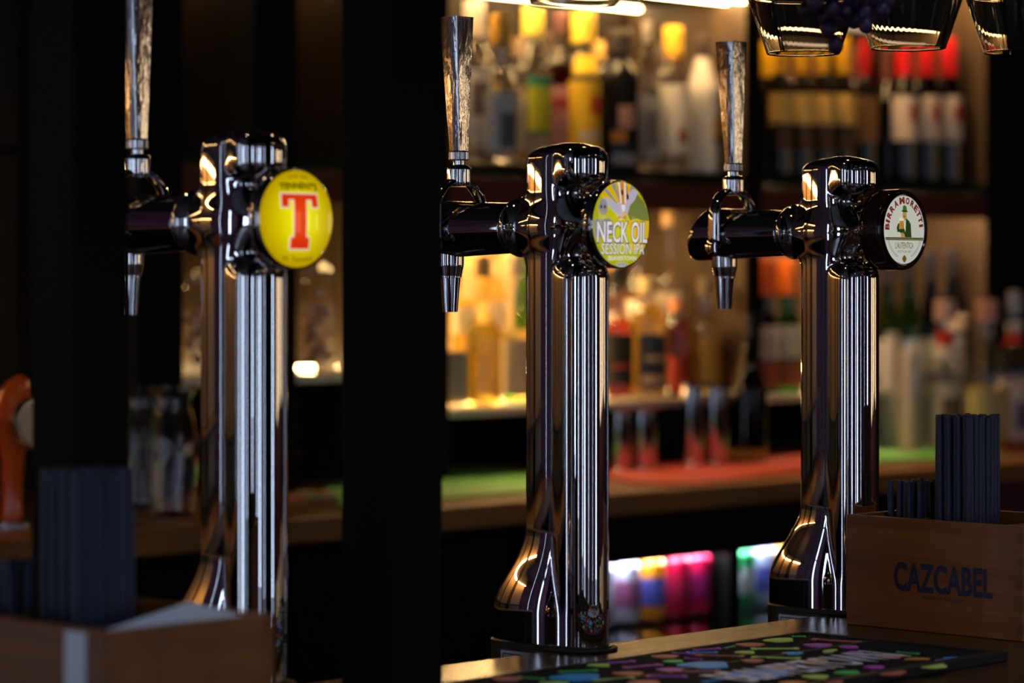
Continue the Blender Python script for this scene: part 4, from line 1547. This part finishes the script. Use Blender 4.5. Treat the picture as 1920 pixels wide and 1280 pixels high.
P3('figure_hat', [(-.0038, .0242), (-.003, .0295), (.0, .0308), (.0038, .0288), (.0046, .0242)], LGRN, .0008)
P3('figure_moustache', [(-.0025, .0172), (.001, .0178), (.0008, .0166), (-.002, .0162)], DGRN, .0008)
P3('figure_hand', [(-.0105, .0015), (-.0095, .0125), (-.0062, .0125), (-.006, .002)], SKIN, .0007)
P3('figure_mug', [(-.0075, .002), (-.0078, .0125), (-.002, .0125), (-.002, .002)], BEER, .0008)
P3('figure_foam', [(-.0085, .0118), (-.008, .0145), (-.005, .0152), (-.0015, .0142), (-.0015, .0118)], FOAM, .0010)
P3('figure_resting_hand', [(-.007, -.008), (-.0072, -.004), (-.004, -.002), (.0, -.004), (.001, -.008)], SKIN, .0008)
P3('green_band', [(-.0335, -.0082), (.0335, -.0082), (.0335, -.0096), (-.0335, -.0096)], DGRN, .0006)
P3('gold_band', [(-.0333, -.0098), (.0333, -.0098), (.0330, -.0112), (-.0330, -.0112)], GLD, .0006)
make('lettering', text_mesh('lettering', "L'AUTENTICA", .0320, .0068, lambda a, b, h: fn3(a, b - .0165, h), t=.0006, bold=.008), GLD, h3)
make('lettering', text_mesh('lettering', "RICETTA DAL 1859", .0230, .0025, lambda a, b, h: fn3(a, b - .0230, h), t=.0006), GLD, h3)
leaf = BM()
for side in (-1, 1):
    for i in range(9):
        a = math.radians(270 + side * (22 + i * 5.6))
        for d_ in (-1, 1):
            c_ = Vector((.0305 * math.cos(a), .0305 * math.sin(a)))
            tx = Vector((-math.sin(a), math.cos(a)))
            pts = [c_, c_ + tx * .0016 * side + Vector((math.cos(a), math.sin(a))) * .0012 * d_, c_ + tx * .0034 * side + Vector((math.cos(a), math.sin(a))) * .0010 * d_]
            vs = [leaf.verts.new(fn3(p_.x, p_.y, .0006)) for p_ in pts]
            leaf.faces.new(vs)
make('barley_wreath', to_mesh2('barley_wreath', leaf), GLD, h3)
P3('hop_flower', [(-.004, -.0305), (-.002, -.028), (0, -.0265), (.002, -.028), (.004, -.0305), (.0025, -.033), (0, -.0350), (-.0025, -.033)], GLD, .0006)


# ------------------------------------------------------------------ wooden boxes with straws
def strawbox(near, label, cat='box', print_=None, nm='straw_box'):
    """near = the corner at the customer end of the left face; box runs -F (0.218) and +B (0.156)"""
    L, W_, H_, T = .218, .156, .114, .008
    t = thing(nm, label, 'box', near, ANG)
    # local: x = along bar, y = away from customer
    side = make('long_side', boxmesh('long_side', 0, T, T * .0, L, 0, H_, bev=.0006), BOXWOOD, t)
    make('long_side', boxmesh('long_side', W_ - T, W_, 0, L, 0, H_, bev=.0006), BOXWOOD, t)
    make('end_panel', boxmesh('end_panel', T + .0003, W_ - T - .0003, 0, T, 0, H_, bev=.0006), BOXWOOD, t)
    make('end_panel', boxmesh('end_panel', T + .0003, W_ - T - .0003, L - T, L, 0, H_, bev=.0006), BOXWOOD, t)
    make('bottom', boxmesh('bottom', T + .0003, W_ - T - .0003, T + .0003, L - T - .0003, .002, .008), BOXWOOD_D, t)
    make('partition', boxmesh('partition', T + .0003, W_ - T - .0003, .084, .090, .008, H_ - .010), BOXWOOD_D, t)
    make('partition', boxmesh('partition', T + .0003, W_ - T - .0003, .156, .161, .008, H_ - .004), BOXWOOD_D, t)
    # finger joints
    for k_ in range(5):
        z0 = H_ * (2 * k_ + .5) / 10
        make('finger_joint', boxmesh('finger_joint', -.0004, T * 1.0, -.0006, T * .9, z0, z0 + H_ / 10), BOXWOOD_D, t)
    return t


near_r = Vector((.505, 2.902, ZB + .0003))
rb = strawbox(near_r, 'stained pine box printed CAZCABEL holding two bunches of dark straws, right of the towers')
BLUEP = mat('navy_print', (.004, .016, .058), rough=.5)
cyc = .218 - (1748 - 1587) / 5500 * 3.0 / .719
make('lettering', text_mesh('lettering', 'CAZCABEL', .122, .0300, lambda a, b, h: (-h, cyc - a, .0545 + b), t=.0005, bold=.03), BLUEP, rb)
make('lettering', text_mesh('lettering', 'PREMIUM TEQUILA', .050, .0045, lambda a, b, h: (-h, cyc - a, .0345 + b), t=.0005), BLUEP, rb)

near_l = Vector((-.282, 2.030, ZB + .0003))
lb_ = strawbox(near_l, 'stained pine box in the blurred left foreground with dark straws and a white napkin')
PAPER = mat('white_paper', (.80, .84, .92), rough=.6)
make('paper_strip', boxmesh('paper_strip', -.0008, -.0003, .020, .044, .0, .112), PAPER, lb_, label='white paper strip on the side near the corner')

bm = BM()
r0, r1 = .0031, .0024
add_lathe(bm, [(r0, 0), (r0, .198), (r1, .198), (r1, 0), (r0, 0)], 10, cap=False)
me_straw = to_mesh('straw', bm, True)
STRAW = mat('navy_black_straw', (.026, .033, .064), rough=.42)
me_straw.materials.append(STRAW)


def bunch(near, cx, cy, cols_, rows_, zbase, label, group, top_off, tilt=0.0, pitch=.0066, seed=1):
    rr = random.Random(seed)
    for j in range(rows_):
        for i in range(cols_):
            x = cx + (i - (cols_ - 1) / 2) * pitch + (pitch / 2 if j % 2 else 0)
            y = cy + (j - (rows_ - 1) / 2) * pitch * .88
            p = near + Bv * x - Fv * y + Vector((0, 0, zbase + rr.random() * .0035 + top_off))
            o = bpy.data.objects.new('drinking_straw', me_straw)
            COL.objects.link(o)
            o.location = p
            o.rotation_euler = (rr.uniform(-.006, .006) + tilt * rr.uniform(-.4, 1), rr.uniform(-.006, .006) + tilt * rr.uniform(-.6, .6), ANG)
            tag(o, label, 'straw', group)


for near, side in ((near_r, 'right'), (near_l, 'left')):
    w_ = 'in the printed box on the right' if side == 'right' else 'in the box in the left foreground'
    bunch(near, .078, .122, 9, 8, .0085, 'long blue-black drinking straw packed in the tall bunch ' + w_, 'straws of the tall bunch ' + w_, .009, seed=3)
for near, side in ((near_r, 'right'), (near_l, 'left')):
    w_ = 'in the printed box on the right' if side == 'right' else 'in the box in the left foreground'
    # short straws: own mesh
    bm = BM(); add_lathe(bm, [(r0, 0), (r0, .135), (r1, .135), (r1, 0), (r0, 0)], 10, cap=False)
    msh = to_mesh('short_straw', bm, True); msh.materials.append(STRAW)
    rr = random.Random(5)
    for j in range(4):
        for i in range(7):
            x = .078 + (i - 3) * .0085 + rr.uniform(-.001, .001)
            y = .186 + (j - 1.5) * .0085 + rr.uniform(-.001, .001)
            o = bpy.data.objects.new('short_drinking_straw', msh)
            COL.objects.link(o)
            o.location = near + Bv * x - Fv * y + Vector((0, 0, .0095 + rr.random() * .004))
            tt_ = .09 if (i + j) % 4 == 0 else .015
            o.rotation_euler = (rr.uniform(-.02, .02) , -tt_ * rr.random() + .01, ANG)
            tag(o, 'short blue-black straw leaning in the low bunch ' + w_, 'straw', 'straws of the low bunch ' + w_)

# white napkin in the left box
bm = BM()
v = [(.014, .012, .090), (.142, .012, .112), (.142, .080, .118), (.030, .070, .100)]
vs = [bm.verts.new(p_) for p_ in v]
bm.faces.new(vs)
ex = bmesh.ops.extrude_face_region(bm, geom=bm.faces[:])
for g_ in ex['geom']:
    if isinstance(g_, bmesh.types.BMVert):
        g_.co.z -= .004
nk = make('paper_napkin', to_mesh('paper_napkin', bm), PAPER, None, near_l, ANG)
tag(nk, 'folded white paper napkin lying in the left foreground box', 'napkin')
# ------------------------------------------------------------------ bar runner mat
MA = plane_pt(1500, 1187, ZB + .006)
MANG = math.radians(47)
mroot = thing('bar_runner_mat', 'black studded rubber bar runner with bright splashes, bones and white lettering', 'bar mat', (MA.x, MA.y, ZB + .0003), MANG)
LM, WM = .66, .245       # length towards -x, width towards -y
make('mat_base', boxmesh('mat_base', -LM, 0, -WM, 0, 0, .0045, bev=.001), RUBBER, mroot)
bm = BM()
add_box(bm, -LM, 0, -.006, 0, .0045, .0075); add_box(bm, -LM, 0, -WM, -WM + .012, .0045, .0085)
add_box(bm, -.008, 0, -WM + .012, -.006, .0045, .0085)
make('raised_border', to_mesh('raised_border', bm), RUBBER, mroot)
make('raised_rib', boxmesh('raised_rib', -LM, -.008, -.100, -.094, .0045, .0078), RUBBER, mroot)
bm = BM()
px_ = .0062
for i in range(int(LM / px_) - 3):
    for j in range(int(WM / px_) - 3):
        x = -.012 - i * px_ - (px_ / 2 if j % 2 else 0)
        y = -.010 - j * px_
        if -.102 < y < -.092 or y < -WM + .014:
            continue
        hs = .0019
        vv = [bm.verts.new((x - hs, y - hs, .0045)), bm.verts.new((x + hs, y - hs, .0045)), bm.verts.new((x + hs, y + hs, .0045)), bm.verts.new((x - hs, y + hs, .0045)),
              bm.verts.new((x - hs * .6, y - hs * .6, .0068)), bm.verts.new((x + hs * .6, y - hs * .6, .0068)), bm.verts.new((x + hs * .6, y + hs * .6, .0068)), bm.verts.new((x - hs * .6, y + hs * .6, .0068))]
        bm.faces.new(vv[4:8])
        for q_ in range(4):
            bm.faces.new((vv[q_], vv[(q_ + 1) % 4], vv[4 + (q_ + 1) % 4], vv[4 + q_]))
o = make('rubber_studs', to_mesh('rubber_studs', bm), RUBBER, mroot)
o['kind'] = 'stuff'


def shape_mesh(kind, seed=0):
    rr = random.Random(seed)
    bm = BM()
    if kind == 'blob':
        pts = []
        for i in range(26):
            a = 2 * math.pi * i / 26
            r = 1 + .10 * math.sin(3 * a + seed) + .07 * math.sin(5 * a + 2 * seed)
            pts.append((r * math.cos(a), r * math.sin(a)))
    elif kind == 'bone':
        pts = []
        for sx in (1, -1):
            for (cx, cy, a0, a1) in ((sx * 1.0, sx * .13, 0, 0),):
                pass
        right = [(.85, -.08)] + [(1.0 + .16 * math.cos(a), -.13 + .14 * math.sin(a)) for a in [math.radians(d) for d in (230, 280, 330, 20)]] + [(1.0 + .16 * math.cos(a), .13 + .14 * math.sin(a)) for a in [math.radians(d) for d in (-20, 30, 80, 130)]] + [(.85, .08)]
        left = [(-x, -y) for x, y in right]
        pts = right + left
    else:   # scalloped half disc
        pts = [(-1, 0)]
        for i in range(15):
            a = math.pi - math.pi * i / 14
            pts.append((math.cos(a), .8 * math.sin(a) + .06 * (i % 2)))
        pts += [(.6, -.12), (.2, 0), (-.2, -.12), (-.6, 0)]
    add_poly(bm, pts, lambda a, b, h: (a, b, h), 0, 1)
    return to_mesh('printed_' + kind, bm)


SH = [shape_mesh('blob', 1), shape_mesh('blob', 2), shape_mesh('bone'), shape_mesh('scallop')]
SHN = ['blob', 'blob', 'bone', 'scallop']
PC = [mat('mat_blue', (.03, .45, 1.0), rough=.6), mat('mat_green', (.06, .65, .15), rough=.6), mat('mat_lime', (.55, .80, .15), rough=.6), mat('mat_purple', (.58, .10, .62), rough=.6),
      mat('mat_coral', (.60, .15, .12), rough=.6), mat('mat_orange', (.85, .34, .06), rough=.6)]
for me in SH:
    me.materials.append(PC[0])
def patch(px, py, kind, w, ratio, ang, col, up=.0068):
    P_ = plane_pt(px, py, ZB + .008)
    loc = Matrix.Rotation(-MANG, 3, 'Z') @ (P_ - Vector((MA.x, MA.y, ZB)))
    o = bpy.data.objects.new('printed_' + SHN[kind], SH[kind])
    COL.objects.link(o)
    o.parent = mroot
    o.location = (loc.x, loc.y, up)
    o.rotation_euler = (0, 0, math.radians(ang))
    o.scale = (w, w * ratio, .0012)
    o.material_slots[0].link = 'OBJECT'
    o.material_slots[0].material = PC[col]


# measured splashes: px, py, kind, half width (m), ratio, angle, colour
SPL = [(1462, 1199, 0, .016, .8, 0, 2), (1408, 1208, 1, .013, 1, 0, 4), (1535, 1209, 1, .013, 1, 0, 3), (1593, 1212, 0, .009, 1, 0, 3), (1453, 1215, 2, .020, 1, -45, 2), (1368, 1212, 2, .008, 1, 10, 1),
       (1568, 1200, 2, .022, 1, -75, 4), (1398, 1222, 0, .009, 1, 0, 2), (1487, 1224, 1, .010, .9, 0, 0), (1455, 1232, 2, .020, 1, -60, 2), (1350, 1228, 2, .020, 1, -60, 4), (1412, 1238, 1, .010, 1, 0, 4),
       (1562, 1220, 3, .014, .8, 20, 2), (1498, 1192, 2, .006, 1, -50, 1), (1605, 1222, 0, .007, 1, 0, 3), (1326, 1216, 2, .013, 1, -20, 3), (1316, 1222, 2, .013, 1, -45, 0), (1282, 1224, 2, .010, 1, -70, 3),
       (1300, 1234, 2, .008, 1, -80, 3), (1248, 1230, 1, .012, 1, 0, 4), (1264, 1239, 0, .009, 1, 0, 1), (1322, 1246, 0, .024, .9, 0, 0), (1258, 1255, 1, .012, 1, 0, 3), (1205, 1248, 2, .018, 1, -15, 3),
       (1178, 1262, 1, .013, 1, 0, 4), (1124, 1246, 0, .010, 1, 0, 2), (1084, 1257, 2, .016, 1, -30, 1), (1082, 1269, 0, .023, .9, 0, 0), (1165, 1240, 2, .012, 1, -20, 3), (1150, 1272, 2, .018, 1, -20, 2),
       (995, 1270, 2, .012, 1, -75, 1), (952, 1272, 1, .012, 1, 0, 4), (1250, 1267, 2, .016, 1, -45, 3), (1300, 1258, 2, .022, 1, -40, 4), (1669, 1229, 1, .013, 1, 0, 5), (1530, 1240, 0, .013, .9, 0, 5),
       (1702, 1223, 2, .010, 1, -80, 1), (1720, 1235, 3, .012, .7, -40, 5), (1792, 1233, 3, .012, .5, -45, 0), (1772, 1238, 0, .008, 1, 0, 3), (1745, 1247, 0, .018, .8, 10, 2), (1667, 1260, 1, .016, .9, 0, 4),
       (1590, 1260, 0, .011, 1, 0, 1), (1530, 1268, 1, .011, 1, 0, 2), (1340, 1274, 2, .014, 1, 0, 0), (1425, 1262, 0, .030, .8, 0, 0), (1460, 1250, 1, .012, 1, 0, 5), (1640, 1250, 1, .009, 1, 0, 3),
       (1560, 1278, 1, .010, 1, 0, 4), (1490, 1280, 1, .012, 1, 0, 5), (1210, 1279, 0, .014, 1, 0, 4), (1040, 1280, 1, .012, 1, 0, 2)]
for sp in SPL:
    patch(sp[0], sp[1], sp[2], sp[3], sp[4], sp[5], sp[6])
PINK = mat('mat_white_letter', (.80, .78, .95), rough=.6)
LPOS = plane_pt(1540, 1243, ZB + .009)
ll = Matrix.Rotation(-MANG, 3, 'Z') @ (LPOS - Vector((MA.x, MA.y, ZB)))
make('lettering', text_mesh('lettering', 'BEAVERTOWN', .24, .062, lambda a, b, h: (ll.x + a - .02, ll.y + b, .0082 + h), bold=.02), PINK, mroot, label='white lettering')

# ------------------------------------------------------------------ gantry with posts and hanging glasses
g = thing('bar_gantry', 'black wooden gantry on two posts standing on the bar', 'gantry', (0, 0, 0), 0)
ZG = 1.885
for (px, D, w_) in ((150, 2.36, 180), (735, 2.46, 190)):
    sd = w_ * D / F_PX / (CA + SA) / 2
    me = boxmesh('post', -sd, sd, -sd, sd, ZB + .0005, ZG, bev=.0015)
    o = make('post', me, BLACKPAINT, g, ((px - 960) / F_PX * D, D, 0), ANG)
# glass positions
gl = [(1506, 100, 'leftmost of the three'), (1703, 90, 'middle one of the three'), (1914, 98, 'rightmost of the three'), (1075, 8, None)]
ZR = 1.656
gpos = []
for px, py, _ in gl:
    D = (ZR - CAM_Z) * F_PX / (525 - py)
    gpos.append(Vector(((px - 960) / F_PX * D, D, ZR)))
me = boxmesh('board', -1.5, 1.6, -.50, .02, ZG + .0, ZG + .03)
make('board', me, BLACKPAINT, g, bar(0, 0, 0), ANG)
FOOTZ = ZR + .2
for pz in gpos:
    bm = BM()
    for sy in (-1, 1):
        add_box(bm, sy * .012 - .004 if sy > 0 else -.016, .016 if sy > 0 else -.008, -.05, .05, FOOTZ - .007, ZG)
    make('rack_rail', to_mesh('rack_rail', bm), CHROME_R, g, (pz.x, pz.y, 0), ANG)
R_ = .037
out = [(R_, 0), (R_ + .0195, .058), (R_ + .0215, .070), (R_ + .018, .083), (.030, .094), (.012, .101), (.0045, .106), (.004, .115), (.004, .185), (.010, .190), (.034, .1945), (.035, .196), (0, .196)]
inn = [(R_ - .0013, 0.0), (R_ + .018, .058), (R_ + .0200, .070), (R_ + .0165, .082), (.029, .0925), (.010, .099), (0, .100)]
bm = BM()
add_lathe(bm, list(reversed(inn)) + [(R_ - .0006, -.0009)] + out, 48, cap=False)
me_g = to_mesh('wine_glass', bm, True)
for i, (pz, (px, py, lb)) in enumerate(zip(gpos, gl)):
    o = make('wine_glass', me_g, REALGLASS, None, pz, ANG)
    tag(o, ('clear wine glass hanging rim-down at the top right, ' + lb) if lb else 'clear glass hanging above the middle tower, only its rim in the picture', 'glass', 'hanging wine glasses')

# grapes
D = 2.66
gx = (1588 - 960) / F_PX * D
gz = CAM_Z + 525 / F_PX * D
gt = thing('grape_bunch', 'bunch of dark purple grapes hanging between two wine glasses at the top', 'grapes', (gx, D, gz + .03), 0)
GM = mat('purple_grape', (.030, .009, .040), rough=.4, col2=(.05, .02, .065), vscale=60)
bm = BM(); bmesh.ops.create_uvsphere(bm, u_segments=16, v_segments=10, radius=1.0)
me_gr = to_mesh('grape', bm, True)
rr = random.Random(12)
pts = []
tries = 0
while len(pts) < 52 and tries < 9000:
    tries += 1
    x = rr.uniform(-.042, .040); y = rr.uniform(-.018, .018); z = rr.uniform(-.072, .03)
    w_ = .038 if z > -.03 else .038 * max(0, (z + .078)) / .048
    if abs(x + .002) > w_ + .003:
        continue
    if all((x - a) ** 2 + (y - b) ** 2 + (z - c) ** 2 > .0105 ** 2 for a, b, c in pts):
        pts.append((x, y, z))
for (x, y, z) in pts:
    o = make('grape', me_gr, GM, gt, (x, y, z))
    q_ = rr.uniform(.0068, .0082)
    o.scale = (q_, q_, q_ * 1.15)
bm = BM(); add_tube(bm, [(0, 0, -.04), (.004, 0, 0), (0, 0, .05), (0, 0, ZG - gz - .03)], .0016, 8)
make('stem', to_mesh('stem', bm, True), mat('grape_stem', (.12, .1, .03), rough=.7), gt)
